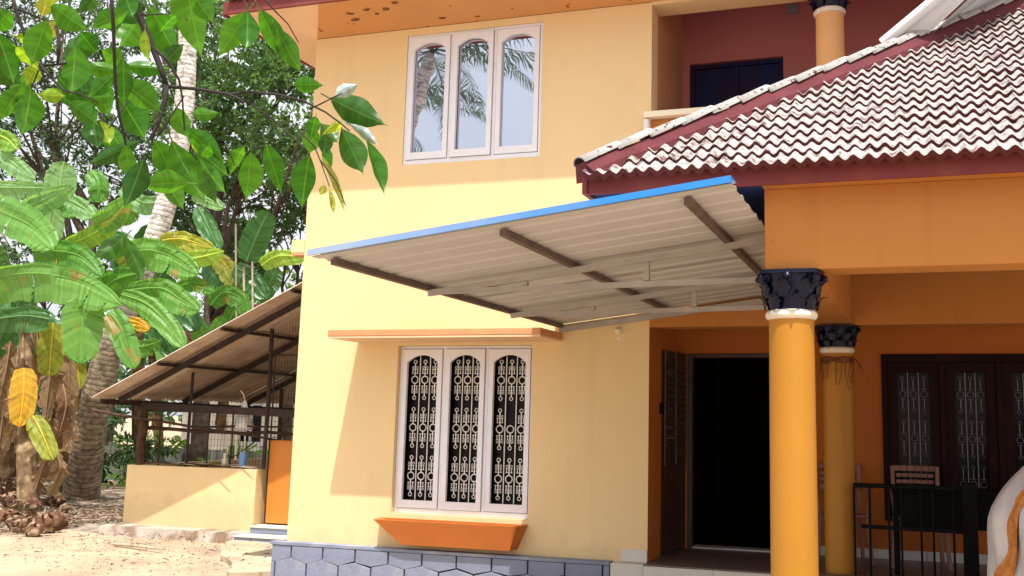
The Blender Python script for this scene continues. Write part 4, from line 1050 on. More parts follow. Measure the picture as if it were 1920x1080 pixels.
# crooked poles tied across, firewood laid on the wall
for (a, b, r) in (((-8.9, 2.95, 1.22), (-6.0, 3.22, .86), .022), ((-8.1, 3.18, .98), (-5.4, 3.3, .93), .028), ((-7.2, 3.2, 1.02), (-5.2, 3.25, 1.06), .016), ((-6.4, 3.3, .82), (-6.9, 3.3, .50), .010)):
    pts = [Vector(a).lerp(Vector(b), t/7)+Vector((0, 0, .03*noise.noise(Vector((t*1.3, a[0], 2))))) for t in range(8)]
    mb = MB(); mb.tube(pts, [r*(1-.04*t) for t in range(8)], 7); add('crooked_pole', mb, M['wood'], K)
for k in range(22):
    x = random.uniform(-8.15, -6.35); L = random.uniform(.25, .8); a = random.gauss(0, .12); y = KY+random.uniform(.02, .1); z = .478+.008+random.random()*.03
    if x + L > -6.15: L = max(.1, -6.15-x)
    mb = MB(); mb.tube([(x, y, z), (x+L*.5, y+.5*L*a, z+.012), (x+L, y+L*a, z)], [.007, .009, .004], 5)
    o = add('stick', mb, M['wood']if k % 3 else M['litterwood']); tag(o, 'thin dry firewood stick lying on top of the low kitchen wall', 'stick', 'sticks laid on the low kitchen wall')
# wire netting
mb = MB()
for x in [-7.3+.052*k for k in range(24)] + [-6.03+.045*k for k in range(18)]:
    mb.beam((x, 3.075, .48 if x < -6.05 else .86), (x, 3.075, rz(x)-.08 if x > -6.05 else 1.3), .0032, .0032)
for k in range(10): z = .53+.08*k; mb.beam((-7.3, 3.072, z), (-6.08, 3.072, z), .003, .003)
for k in range(16): z = .95+.08*k; mb.beam((-6.03, 3.072, z), (-5.25, 3.072, z), .003, .003)
add('wire_netting', mb, M['shedsteel'], K, kind='stuff')
mb = MB(); mb.tube([(-6.0, 3.08, 2.0), (-5.3, 3.08, 2.0), (-5.3, 3.08, .9), (-6.0, 3.08, .9), (-6.0, 3.08, 2.0)], .012, 6); add('netting_frame', mb, M['shedsteel'], K)
# things in the kitchen
c = aty(456, 866, 3.08); t = thing('blue_tin', (c.x, c.y, .477), 'small blue tin can with grey lid standing on the low kitchen wall', 'tin can')
mb = MB(); mb.lathe([(.052, 0), (.054, .004), (.054, .19), (.050, .198)], (c.x, c.y, .477), 24); add('can', mb, M['can'], t, auto=40)
mb = MB(); mb.lathe([(.050, 0), (.056, .004), (.056, .02), (.048, .024)], (c.x, c.y, .676), 24); add('lid', mb, M['greyblue'], t, auto=40)
mb = MB(); mb.tube([(c.x-.054, c.y-.01, .65), (c.x-.075, c.y-.02, .60), (c.x-.07, c.y-.02, .53)], .004, 5); add('handle', mb, M['greyblue'], t)
c = aty(437, 845, 3.3); mb = MB(); mb.lathe([(.001, 0), (.04, .002), (.042, .10), (.028, .13), (.024, .15), (.03, .152), (.03, .185), (.002, .187)], (c.x, 3.14, .478), 16); tag(add('jar', mb, M['cream'], auto=40), 'small pale jar with a dark neck beside the blue tin', 'jar')
c = aty(467, 700, 3.3); mb = MB(); n = 14
for j in range(9):
    t_ = j/8; z = .96+.42*(1-t_)-0; r = .02+.11*math.sin(min(1, t_*1.15)*math.pi/2)**1.3 if j < 8 else .05
    for i in range(n):
        a = 2*math.pi*i/n; q = r*(1+.16*math.sin(3*a+j)+.08*math.sin(5*a)); mb.v.append((c.x+q*math.cos(a), 3.25+.6*q*math.sin(a), z))
for j in range(8):
    for i in range(n): mb.f.append((j*n+i, j*n+(i+1) % n, (j+1)*n+(i+1) % n, (j+1)*n+i))
mb.tube([(c.x, 3.25, 1.38), (c.x-.03, 3.25, 1.47), (c.x-.06, 3.22, 1.52)], .008, 5)
tag(add('hanging_bag', mb, M['plastic'], smooth=True), 'crumpled white carrier bag hanging from the kitchen roof by its handle', 'bag')
kb('shelf_board', (-7.35, 5.4, .42), (-6.4, 5.4, .42), .3, .03, 'wood')
mb = MB(); mb.box((-7.45, 7.6, -.2), (-6.95, 7.65, 1.1)); tag(add('brown_board', mb, M['sheet']), 'rusty brown board leaning upright at the back of the kitchen shed', 'board')

# ================================================================== BEYOND
W2 = thing('compound_wall', (-16, 13, GZ), 'dark grey compound wall behind the palm trunk', 'wall')
for k in range(11):
    x = -30+2.2*k; mb = MB(); mb.box((x, 12.0, GZ-.1), (x+2.15, 12.15, .36+random.uniform(-.02, .02))); add('panel', mb, M['greywall'], W2)
    mb = MB(); mb.box((x+2.151, 11.97, GZ-.1), (x+2.199, 12.18, .46)); add('pillar', mb, M['greywall'], W2)
NB = thing('neighbour_house', (-13, 17, GZ), 'cream neighbouring house seen through the kitchen shed', 'house')
nbw = wall_holes(-17.2, -8, GZ, 3.2, 15, 15.2, [(-15.4, -14.6, .4, 1.5), (-12.2, -11.6, .5, 1.4)]); add('wall', nbw, M['cream'], NB)
mb = MB(); mb.box((-17.2, 15.21, GZ), (-8, 20, 3.19)); add('rear_block', mb, M['darkroom'], NB)
for (a, b, c, d) in [(-15.4, -14.6, .4, 1.5), (-12.2, -11.6, .5, 1.4)]:
    mb = MB(); mb.box((a, 15.05, c), (a+.06, 15.12, d)); mb.box((b-.06, 15.05, c), (b, 15.12, d)); mb.box((a+.061, 15.05, d-.06), (b-.061, 15.12, d)); mb.box((a+.061, 15.05, c), (b-.061, 15.12, c+.06)); mb.box(((a+b)/2-.025, 15.055, c+.061), ((a+b)/2+.025, 15.115, d-.061)); add('window', mb, M['white'], NB)
mb = MB(); mb.hexa([(-17.8, 14.2, 3.2), (-7.5, 14.2, 3.2), (-7.5, 20.5, 3.2), (-17.8, 20.5, 3.2), (-16.5, 16.5, 4.4), (-9, 16.5, 4.4), (-9, 18, 4.4), (-16.5, 18, 4.4)]); add('roof', mb, M['fascia'], NB)

# ================================================================== VEGETATION
def attr_rnd(me, vals):
    at = me.attributes.new('rnd', 'FLOAT', 'FACE'); at.data.foreach_set('value', vals)
def crown_mesh(name, blobs, nleaf, L, W, mt, droop=.3, seed=1, kite=True):
    """blobs: (centre, radii). Leaves sit in small sprays through each blob's shell and volume"""
    rnd = random.Random(seed); V = []; Fc = []; vals = []
    tot = sum(b[1][0]*b[1][1]+b[1][1]*b[1][2]+b[1][0]*b[1][2] for b in blobs)
    for (c, r) in blobs:
        n = int(nleaf*(r[0]*r[1]+r[1]*r[2]+r[0]*r[2])/tot); ns = max(1, n//9)
        for s in range(ns):
            while True:
                u = Vector((rnd.uniform(-1, 1), rnd.uniform(-1, 1), rnd.uniform(-1, 1)))
                if u.length <= 1: break
            u = u.normalized()*(u.length**.45)
            p = Vector((c[0]+u.x*r[0], c[1]+u.y*r[1], c[2]+u.z*r[2]))
            if noise.noise(p*.9+Vector((seed, 0, 0))) < -.12: continue      # gaps
            ax = (u + Vector((rnd.gauss(0, .5), rnd.gauss(0, .5), rnd.gauss(0, .5)-droop))).normalized(); sv = rnd.random()*.6
            for q in range(9):
                d = (ax + Vector((rnd.gauss(0, .75), rnd.gauss(0, .75), rnd.gauss(0, .6)-droop))).normalized()
                l = L*rnd.uniform(.7, 1.25); w_ = W*rnd.uniform(.8, 1.2)
                sd = d.cross(Vector((rnd.gauss(0, 1), rnd.gauss(0, 1), rnd.gauss(.6, 1))))
                if sd.length < 1e-3: continue
                sd.normalize(); b0 = p+d*l*.15*q*.5; i = len(V)
                nn = d.cross(sd)*w_*.25
                V += [tuple(b0), tuple(b0+d*l*.5+sd*w_*.5+nn), tuple(b0+d*l), tuple(b0+d*l*.5-sd*w_*.5+nn)]
                Fc.append((i, i+1, i+2, i+3)); vals.append(min(1, sv+rnd.random()*.4))
    me = bpy.data.meshes.new(name); me.from_pydata(V, [], Fc); me.materials.append(mt); attr_rnd(me, vals); return me
def tree(base, h, r0, blobs, nleaf, L, W, mt, label, lean=(0, 0), seed=1, group=None, droop=.3):
    t = thing('leafy_tree', base, label, 'tree', group); b = Vector(base); rnd = random.Random(seed)
    top = b+Vector((lean[0], lean[1], h)); pts = [b+(top-b)*k/8+Vector((noise.noise(Vector((k*.6, seed, 0)))*.25*k/8, noise.noise(Vector((k*.6, seed, 5)))*.25*k/8, 0)) for k in range(9)]
    mb = MB(); mb.tube(pts, [r0*(1-.075*k)*(1.25 if k == 0 else 1) for k in range(9)], 10)
    for (c, r) in blobs:
        c = Vector(c); a = pts[rnd.randint(4, 8)]; mid = a.lerp(c, .5)+Vector((rnd.gauss(0, .25), rnd.gauss(0, .25), rnd.uniform(0, .4)))
        mb.tube([a, a.lerp(mid, .5), mid, c], [r0*.45, r0*.34, r0*.24, r0*.08], 6)
        for q in range(4):
            e = c+Vector((rnd.gauss(0, r[0]*.5), rnd.gauss(0, r[1]*.5), rnd.gauss(0, r[2]*.5))); mb.tube([mid, mid.lerp(e, .5)+Vector((0, 0, .1)), e], [r0*.14, r0*.08, r0*.03], 5)
    add('trunk', mb, M['bark'], t, smooth=True)
    add('crown', crown_mesh('crown', blobs, nleaf, L, W, mt, seed=seed, droop=droop), None, t, kind=None, M4=Matrix())
    return t
def B(px, py, y, r):   # crown clump aimed through a picture direction
    return (tuple(aty(px, py, y)), r)
tree((-19.5, 13.5, GZ), 7, .28, [B(20, 120, 12, (2.6, 2, 2.0)), B(120, 40, 13, (2.6, 2, 1.9)), B(60, 260, 13, (2.4, 1.6, 1.8)), B(-60, 0, 12, (2.6, 2, 2)), B(170, 190, 14, (2.0, 1.5, 1.6)), B(-80, 250, 12, (2.4, 2, 2))], 27000, .17, .055, M['crown2'], 'dark mango tree with dense narrow foliage at the far left', seed=3)
tree((-14.2, 12.0, GZ), 7.5, .22, [B(430, 80, 12, (1.6, 1.4, 1.5)), B(500, 200, 11.5, (1.5, 1.3, 1.2)), B(390, 200, 12, (1.4, 1.2, 1.2)), B(560, 90, 12, (1.3, 1.2, 1.4)), B(470, 290, 12, (1.4, 1.2, .9)), B(560, 260, 11, (1.1, 1, 1.1)), B(330, 20, 13, (1.5, 1.3, 1.3))], 22000, .19, .075, M['crown1'], 'glossy broad leaved tree beside the upper house corner', seed=8, droop=.1)
tree((-17.2, 16.5, GZ), 7, .25, [B(250, 120, 16, (2.6, 2, 2.2)), B(330, 280, 16, (2.2, 1.6, 1.6)), B(180, 320, 17, (2.6, 1.8, 1.7)), B(250, -60, 16, (2.8, 2, 2))], 15000, .2, .07, M['crown2'], 'tall dark tree rising behind the coconut trunk', seed=12)
tree((-13.8, 15.0, GZ), 5, .18, [B(450, 380, 14.5, (2.2, 1.4, 1.1)), B(540, 460, 14, (1.6, 1.2, .9)), B(370, 450, 15, (1.8, 1.3, .9)), B(530, 350, 14, (1.6, 1.2, .9))], 15000, .19, .07, M['crown2'], 'shaded low tree behind the banana leaves next to the house edge', seed=21)
tree((-22, 17.5, GZ), 4, .18, [B(0, 430, 17, (2.6, 1.5, 1.5)), B(110, 500, 18, (2.2, 1.5, 1.3)), B(-60, 560, 16, (2.2, 1.5, 1.4)), B(210, 560, 18, (2, 1.4, 1.2))], 11000, .22, .08, M['crown2'], 'dim bushy tree low behind the banana clump', seed=31)
tree((-16.4, 18.5, GZ), 3, .12, [B(300, 620, 18.5, (1.8, 1.2, 1.0)), B(380, 560, 18, (1.6, 1.2, 1.0)), B(470, 520, 19, (1.6, 1.2, 1.0))], 4000, .2, .09, M['crown3'], 'sunny bright green shrub tree behind the shed', seed=41)
# distant wood closing the horizon
vs = [];
for k in range(26):
    x = -62+k*3.4; vs.append(((x, 44+random.uniform(-3, 3), random.uniform(.5, 3.4)), (3.0, 2.4, random.uniform(2.4, 4.4))))
add('distant_wood', crown_mesh('distant_wood', vs, 16000, .55, .28, M['crown2'], seed=55), None, None, kind='stuff', M4=Matrix())['label'] = 'far tree line'

# ---- undergrowth and litter
def scatter(name, n, area, mt, L, W, seed, up=0.1):
    rnd = random.Random(seed); V = []; Fc = []; vals = []
    for k in range(n):
        c, r = area[rnd.randrange(len(area))]; a = rnd.random()*6.283; q = math.sqrt(rnd.random())
        p = Vector((c[0]+r*q*math.cos(a), c[1]+r*.8*q*math.sin(a), GZ+.02+rnd.random()*.04)); th = rnd.random()*6.283
        d = Vector((math.cos(th), math.sin(th), rnd.gauss(0, up))).normalized(); sd = d.cross(Vector((rnd.gauss(0, .3), rnd.gauss(0, .3), 1))).normalized()
        l = L*rnd.uniform(.4, 1.5); w_ = W*rnd.uniform(.6, 1.3); i = len(V)
        V += [tuple(p), tuple(p+d*l*.5+sd*w_*.5+Vector((0, 0, .012))), tuple(p+d*l), tuple(p+d*l*.5-sd*w_*.5+Vector((0, 0, .012)))]; Fc.append((i, i+1, i+2, i+3)); vals.append(rnd.random())
    me = bpy.data.meshes.new(name); me.from_pydata(V, [], Fc); me.materials.append(mt); attr_rnd(me, vals); o = add(name, me, None, None, kind='stuff', M4=Matrix()); return o
scatter('leaf_litter', 5200, [((-12.3, 5.4), 3.2), ((-11.2, 4.2), 2.0), ((-9.8, 4.6), 1.2), ((-14.5, 7.5), 3), ((-10.8, 3.0), 1.6)], M['litter'], .13, .035, 5)
o = scatter('dry_twigs', 1500, [((-11.8, 5.2), 2.6), ((-10.6, 4.4), 1.8), ((-13.5, 7), 3)], M['litter'], .42, .012, 9, .12)
scatter('ground_pebbles', 1500, [((-8, 1.0), 2.8), ((-10, 2.0), 2.8), ((-6, 1.2), 1.8), ((-7, 2.3), 1.5)], M['litter'], .03, .022, 19)
scatter('fallen_leaves', 130, [((-8, 1.4), 2.6), ((-10, 2.2), 2.4), ((-5.6, 1.0), 1.2)], M['litter'], .11, .035, 23)
add('undergrowth', crown_mesh('undergrowth', [((-15.5, 11.5, 0), (2.2, .5, .55)), ((-12.3, 11.3, -.05), (1.4, .4, .5)), ((-18.5, 11.4, .1), (2.2, .5, .6)), ((-10, 10.6, -.1), (1.2, .4, .5)), ((-14, 9.6, -.15), (.9, .4, .4))], 3600, .22, .07, M['crown3'], seed=71), None, None, kind='stuff', M4=Matrix())
add('dark_thicket', crown_mesh('dark_thicket', [(tuple(aty(40, 790, 8.6)), (1.6, .6, 1.2)), (tuple(aty(-60, 700, 8.4)), (1.6, .6, 1.4)), (tuple(aty(215, 800, 10.4)), (1.3, .5, .75)), (tuple(aty(120, 700, 9.6)), (1.6, .6, 1.0)), (tuple(aty(230, 860, 10.2)), (1.2, .4, .5)), (tuple(aty(300, 830, 10.8)), (.8, .4, .6))], 9000, .20, .06, M['crown2'], seed=77), None, None, kind='stuff', M4=Matrix())
add('tree_line_shrubs', crown_mesh('tree_line_shrubs', [((-25, 15, .6), (4, .7, 1.2)), ((-18, 20.4, .6), (3, .7, 1.2)), ((-21, 14, 1.0), (2.4, .6, 1.0))], 4200, .26, .09, M['crown2'], seed=72), None, None, kind='stuff', M4=Matrix())

# ---- palms
def frond(mb, base, d, L, droop, nl=34, ll=.62, rnd=random, fl=None):
    d = Vector(d).normalized(); pts = []; p = Vector(base); n = 14
    for k in range(n+1):
        pts.append(p.copy()); d = (d+Vector((0, 0, -droop*(.3+k/n)))).normalized(); p = p+d*L/n
    mb.tube(pts, [.022*(1-.85*k/n) for k in range(n+1)], 5, caps=False)
    for s in range(nl):
        t = .12+.88*s/nl; q = t*n; k = min(n-1, int(q)); c = pts[k].lerp(pts[k+1], q-k); ax = (pts[k+1]-pts[k]).normalized(); sd = ax.cross(Vector((0, 0, 1))).normalized()
        l = ll*(math.sin(math.pi*(.12+.85*t))**.6)
        for sg in (-1, 1):
            e = (ax*.7+sd*sg*.9+Vector((0, 0, -.35-rnd.random()*.5))).normalized(); m1 = c+e*l*.5; m2 = m1+(e+Vector((0, 0, -.7))).normalized()*l*.5; wv = ax*.026
            i = len(mb.v); mb.v += [tuple(c-wv*.6), tuple(c+wv*.6), tuple(m1+wv), tuple(m1-wv), tuple(m2)]; mb.f += [(i, i+1, i+2, i+3), (i+3, i+2, i+4)]
def palm(path, radii, label, nf=16, L=3.6, seed=1, nuv=True, group=None, name='coconut_palm'):
    t = thing(name, path[0], label, 'palm tree', group)
    P_ = [Vector(p) for p in path]; pts = []; rr = []
    for k in range(len(P_)-1):
        for s in range(10):
            u = s/10; p0 = P_[max(0, k-1)]; p1, p2 = P_[k], P_[k+1]; p3 = P_[min(len(P_)-1, k+2)]
            pts.append(.5*((2*p1)+(-p0+p2)*u+(2*p0-5*p1+4*p2-p3)*u*u+(-p0+3*p1-3*p2+p3)*u**3)); rr.append(radii[k]*(1-u)+radii[k+1]*u)
    pts.append(P_[-1]); rr.append(radii[-1])
    q = []; r2 = []; acc = []; s_ = 0
    for k in range(len(pts)-1):
        for h in range(3):
            q.append(pts[k].lerp(pts[k+1], h/3)); r2.append((rr[k]*(1-h/3)+rr[k+1]*h/3)); acc.append(s_+(pts[k+1]-pts[k]).length*h/3)
        s_ += (pts[k+1]-pts[k]).length
    mb = MB(); mb.tube(q, r2, 18, caps=False); me = mb.mesh('trunk', M['palmbark'], True); uv = me.uv_layers.new(name='UVMap'); N = 18
    for f in me.polygons:
        for li in f.loop_indices:
            vi = me.loops[li].vertex_index; uv.data[li].uv = (acc[vi//N]*1.0, (vi % N)/N*2.5)
    add('trunk', me, None, t, M4=Matrix())
    rnd = random.Random(seed); top = P_[-1]
    for k in range(nf):
        a = 2*math.pi*k/nf*1.0+rnd.uniform(-.2, .2); el = rnd.uniform(-.25, .9); mb = MB()
        frond(mb, top, (math.cos(a), math.sin(a), el), L*rnd.uniform(.85, 1.1), .11, rnd=rnd)
        me = mb.mesh('frond', M['frond']); attr_rnd(me, [rnd.random()]*len(me.polygons)); add('frond', me, None, t, M4=Matrix())
    return t
yk = 6.3
pp = [atz(150, 945, GZ-.05), aty(170, 800, 6.2), aty(205, 655, 6.15), aty(243, 565, 6.2), aty(288, 455, 6.3), aty(325, 330, 6.4), aty(345, 200, 6.5), aty(352, 60, 6.6), aty(352, -120, 6.7), aty(345, -330, 6.8)]
palm(pp, [.34, .27, .235, .215, .195, .185, .18, .165, .15, .14], 'coconut palm with curved ringed trunk leaning right behind the banana leaves', seed=4)
# palms in front of the house, outside the frame, mirrored in the upstairs window
palm([(-9.2, -10.9, GZ), (-9.1, -10.8, 3), (-8.6, -10.6, 6), (-7.7, -10.5, 9.2)], [.26, .19, .17, .14], 'coconut palm in the front yard left of the camera', nf=13, L=3.4, seed=14)
palm([(-12.5, -15, GZ), (-12.3, -15, 3), (-11.9, -14.8, 6.5), (-11.5, -14.5, 9.5)], [.26, .19, .17, .14], 'second coconut palm further back in the front yard', nf=12, L=3.6, seed=18)

# ---- banana plants
def banana_leaf(mid, width, mt, parent, tilt=0.0, sag=.25, tears=5, seed=0, side_only=0, nseg=22, petiole=None, ragged=.10):
    """mid: world points along the midrib; blade across it, slightly folded, torn into strips"""
    rnd = random.Random(seed); P_ = [Vector(p) for p in mid]; pts = []; n = nseg
    segs = len(P_)-1
    for k in range(n+1):
        q = k/n*segs; i = min(segs-1, int(q)); u = q-i; p0 = P_[max(0, i-1)]; p1, p2 = P_[i], P_[i+1]; p3 = P_[min(segs, i+2)]
        pts.append(.5*((2*p1)+(-p0+p2)*u+(2*p0-5*p1+4*p2-p3)*u*u+(-p0+3*p1-3*p2+p3)*u**3))
    Ltot = sum((pts[k+1]-pts[k]).length for k in range(n)); view = (pts[n//2]-CAM).normalized()
    mb = MB(); uvs = []; tearset = {(-1, rnd.randint(3, n-2)) for _ in range(tears)} | {(1, rnd.randint(3, n-2)) for _ in range(tears)}
    NQ = 5
    for sg in (-1, 1):
        off = 0.0
        for k in range(n):
            if (sg, k) in tearset: off = rnd.uniform(-.10, .12)
            quad = []
            for kk in (k, k+1):
                t = kk/n; ax = (pts[min(n, kk+1)]-pts[max(0, kk-1)]).normalized(); sd = ax.cross(view).normalized(); nr = sd.cross(ax).normalized()
                if nr.z < 0: nr = -nr
                wd = width*.5*(math.sin(math.pi*min(1, .06+t*.97))**.34)*(1 if t < .93 else .8)*(1+.03*math.sin(40*t))*(1+ragged*noise.noise(Vector((t*9, sg*3+seed, 1))))
                if side_only and sg != side_only: wd *= .25
                ta = tilt+off
                row = []
                for q in range(NQ+1):
                    v = q/NQ; dpt = nr*(wd*.10*math.sin(v*2.2)) + Vector((0, 0, -1))*wd*sag*v*v + ax*(.10*wd*v) + nr*(.010*math.sin(9*v+kk*.35)) + (sd*0)
                    row.append((pts[kk]+(sd*sg*math.cos(ta)+nr*math.sin(ta))*wd*v+dpt, (t*Ltot, v*sg)))
                quad.append(row)
            gap = ((sg, k+1) in tearset)
            for q in range(NQ):
                a, b, c, d = quad[0][q], quad[0][q+1], quad[1][q+1], quad[1][q]
                if gap and q >= 2:
                    c = (c[0].lerp(b[0], .30*(q-1)/3+.15), c[1]); 
                i = len(mb.v); mb.v += [tuple(a[0]), tuple(b[0]), tuple(c[0]), tuple(d[0])]; mb.f.append((i, i+1, i+2, i+3) if sg > 0 else (i+3, i+2, i+1, i)); uvs += [a[1], b[1], c[1], d[1]] if sg > 0 else [d[1], c[1], b[1], a[1]]
    nf_blade = len(mb.f)
    vw = -view*.012
    mb.tube([p+vw for p in pts], [.014*(1-.8*k/n)+.002 for k in range(n+1)], 6, caps=False)
    if petiole is not None:
        a, b = Vector(petiole), pts[0]; mb.tube([a, a.lerp(b, .5)+Vector((0, 0, .06)), b], [.035, .028, .022], 6, caps=False)
    me = mb.mesh('leaf', mt, True); uv = me.uv_layers.new(name='UVMap')
    for fi, f in enumerate(me.polygons):
        for j, li in enumerate(f.loop_indices): uv.data[li].uv = uvs[fi*4+j] if fi < nf_blade else (.0, .0)
    attr_rnd(me, [rnd.random()]*len(me.polygons)); return add('leaf', me, None, parent, M4=Matrix())
def PXL(pl, y0, dy=0.0):
    n = len(pl); return [aty(p[0], p[1], y0+dy*k/(n-1)) for k, p in enumerate(pl)]
def bplant(name, base, top, r, label, leaves, extra=()):
    t = thing(name, base, label, 'banana plant'); b = Vector(base); tp = Vector(top); mb = MB(); n = 10
    mb.tube([b.lerp(tp, k/n)+Vector((.03*noise.noise(Vector((k*.5, b.x, 1))), 0, 0)) for k in range(n+1)], [r*(1.15-.5*k/n) for k in range(n+1)], 12)
    for k in range(5):
        a = k*1.3; mb.tube([b.lerp(tp, .1*k)+Vector((r*1.05*math.cos(a), r*1.05*math.sin(a), 0)), b.lerp(tp, .3+.12*k)+Vector((r*math.cos(a), r*math.sin(a), 0)), b.lerp(tp, .55+.1*k)+Vector((r*.8*math.cos(a), r*.8*math.sin(a), 0))], [.03, .035, .01], 5)
    add('stem', mb, M['pseudostem'], t, smooth=True)
    for i, lf in enumerate(leaves):
        pl, y0, dy, w_, mt = lf[:5]; kw = lf[5] if len(lf) > 5 else {}
        c = aty(pl[len(pl)//2][0], pl[len(pl)//2][1], y0); pxm = F/((c-CAM).dot(cf))
        if mt == 'bananadry': kw = dict(dict(ragged=1.3, tears=9, sag=.5, tilt=.5), **kw)
        banana_leaf(PXL(pl, y0, dy), w_*(.84 if w_ > 40 else .95)/pxm, M[mt], t, seed=i*7+int(abs(base[0])*10), petiole=(tp if kw.get('pet') else None), **{k: v for k, v in kw.items() if k != 'pet'})
    return t
P1 = dict(pet=True)
bplant('banana_plant', tuple(atz(52, 965, GZ)), tuple(aty(48, 600, 4.9)), .15, 'large banana plant at the left edge with long arching leaves and yellow dead ones', [
 ([(-60, 590), (-20, 530), (60, 512), (150, 528), (228, 572)], 4.6, -.4, 84, 'banana', dict(side_only=0, sag=.5)),
 ([(92, 598), (40, 592), (-40, 604)], 4.5, -.3, 58, 'bananadark', dict(sag=.3)),
 ([(163, 562), (155, 600), (152, 682)], 4.3, -.1, 88, 'banana', dict(sag=.0, tears=3)),
 ([(-60, 372), (10, 400), (60, 425), (100, 468)], 4.7, -.3, 84, 'banana', dict(sag=.1)),
 ([(30, 402), (80, 375), (138, 350)], 5.0, 0, 50, 'bananapale'),
 ([(110, 372), (114, 335), (120, 302)], 5.3, 0, 66, 'bananapale', dict(tears=2)),
 ([(-30, 350), (40, 352), (96, 352)], 5.2, 0, 36, 'bananapale'),
 ([(98, 388), (92, 420), (86, 455)], 5.2, 0, 62, 'bananapale', dict(tears=4)),
 ([(60, 470), (100, 470), (150, 480), (192, 520)], 4.9, 0, 66, 'banana', dict(sag=.2)),
 ([(125, 372), (155, 388), (178, 405)], 5.3, 0, 40, 'bananapale'),
 ([(-10, 250), (15, 262), (32, 280)], 5.4, 0, 40, 'leafyellow2'),
 ([(0, 285), (30, 310), (66, 336)], 5.4, 0, 44, 'bananapale'),
 ([(100, 340), (125, 380), (150, 400)], 5.5, 0, 46, 'banana', dict(tears=6)),
 ([(48, 610), (42, 660), (52, 700)], 5.0, 0, 30, 'bananadark'),
 ([(100, 605), (96, 650), (92, 705)], 4.8, 0, 56, 'bananaolive', dict(tears=3)),
 ([(45, 690), (44, 740), (36, 800)], 4.4, -.1, 56, 'bananayellow', dict(tears=1, sag=.1)),
 ([(20, 740), (28, 780), (24, 830)], 4.5, 0, 26, 'bananadry'),
 ([(62, 780), (80, 815), (100, 862)], 4.3, 0, 46, 'bananaolive', dict(tears=2)),
 ([(118, 720), (124, 760), (112, 810)], 4.6, 0, 34, 'bananadry'), ([(70, 610), (70, 690), (64, 760)], 4.7, 0, 18, 'bananadry'), ([(140, 745), (132, 800), (128, 850)], 4.8, 0, 26, 'bananadry'),
 ([(90, 850), (72, 900), (58, 950)], 4.4, 0, 34, 'bananadry'), ([(104, 840), (112, 880), (92, 930)], 4.5, 0, 30, 'bananadry'), ([(20, 640), (10, 700), (-4, 760)], 4.7, 0, 30, 'bananadry'),
 ([(66, 455), (90, 478), (120, 500)], 5.3, 0, 30, 'bananayellow'), ([(20, 600), (-10, 660), (-20, 760)], 4.9, 0, 60, 'bananadark'), ([(10, 470), (-5, 480), (-40, 500)], 5.4, 0, 60, 'bananadark'),
])
bplant('banana_plant', tuple(atz(262, 905, GZ)), tuple(aty(262, 600, 8.0)), .13, 'middle banana plant with overlapping pale leaves behind the shed roof', [
 ([(175, 420), (205, 405), (242, 372)], 5.3, 0, 54, 'banana', dict(tears=3)), ([(120, 462), (175, 438), (236, 398)], 5.4, 0, 40, 'leafyellow2', dict(tears=2)),
 ([(225, 498), (262, 470), (315, 478), (372, 515)], 5.5, 0, 74, 'banana', dict(sag=.25)),
 ([(240, 545), (300, 540), (340, 562), (374, 582)], 5.2, 0, 62, 'banana', dict(sag=.25)),
 ([(170, 560), (215, 525), (262, 512)], 5.3, 0, 66, 'banana', dict(tears=4)),
 ([(228, 552), (275, 570), (318, 610), (346, 652)], 5.0, 0, 50, 'banana', dict(sag=.2)),
 ([(205, 585), (228, 620), (252, 692)], 4.9, 0, 54, 'banana', dict(sag=.1)),
 ([(240, 600), (262, 606), (280, 618)], 5.3, 0, 26, 'bananayellow'),
 ([(300, 452), (340, 448), (402, 466)], 5.7, 0, 46, 'bananaolive', dict(tears=4)), ([(316, 489), (360, 485), (420, 471)], 5.6, 0, 36, 'leafyellow2', dict(tears=4)),
 ([(372, 388), (388, 420), (412, 468)], 5.9, 0, 38, 'bananadark', dict(tears=1)), ([(360, 365), (390, 372), (420, 390)], 5.9, 0, 28, 'bananapale'),
 ([(170, 320), (185, 345), (182, 380)], 5.9, 0, 40, 'banana'), ([(250, 640), (265, 650), (300, 640)], 5.7, 0, 36, 'banana', dict(tears=6)), ([(330, 540), (365, 530), (402, 548)], 5.9, 0, 30, 'banana'),
 ([(150, 440), (130, 480), (160, 520)], 5.6, 0, 60, 'bananadark'), ([(210, 440), (240, 470), (230, 520)], 5.8, 0, 60, 'bananadark'), ([(290, 580), (300, 620), (330, 670)], 6.0, 0, 50, 'bananadark', dict(tears=6)),
 ([(230, 350), (270, 380), (330, 372)], 6.3, 0, 44, 'bananapale'), ([(205, 385), (225, 400), (260, 395)], 6.3, 0, 46, 'banana', dict(tears=5)),
])
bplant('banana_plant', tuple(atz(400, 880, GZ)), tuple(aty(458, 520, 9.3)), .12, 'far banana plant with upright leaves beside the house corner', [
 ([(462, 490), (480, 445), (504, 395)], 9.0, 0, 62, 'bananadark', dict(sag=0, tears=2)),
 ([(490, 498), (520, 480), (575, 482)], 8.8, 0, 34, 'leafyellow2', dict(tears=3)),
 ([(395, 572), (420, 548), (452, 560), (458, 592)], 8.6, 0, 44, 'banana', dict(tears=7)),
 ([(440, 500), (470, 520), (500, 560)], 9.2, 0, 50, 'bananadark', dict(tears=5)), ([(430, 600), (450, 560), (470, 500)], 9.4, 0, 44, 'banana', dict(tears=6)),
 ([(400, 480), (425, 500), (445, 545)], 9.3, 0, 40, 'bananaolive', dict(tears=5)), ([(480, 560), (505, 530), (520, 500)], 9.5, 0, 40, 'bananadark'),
 ([(440, 535), (415, 520), (380, 500)], 9.3, 0, 44, 'bananadark', dict(tears=5)), ([(365, 600), (395, 640), (420, 590)], 8.9, 0, 50, 'banana', dict(tears=7)),
])
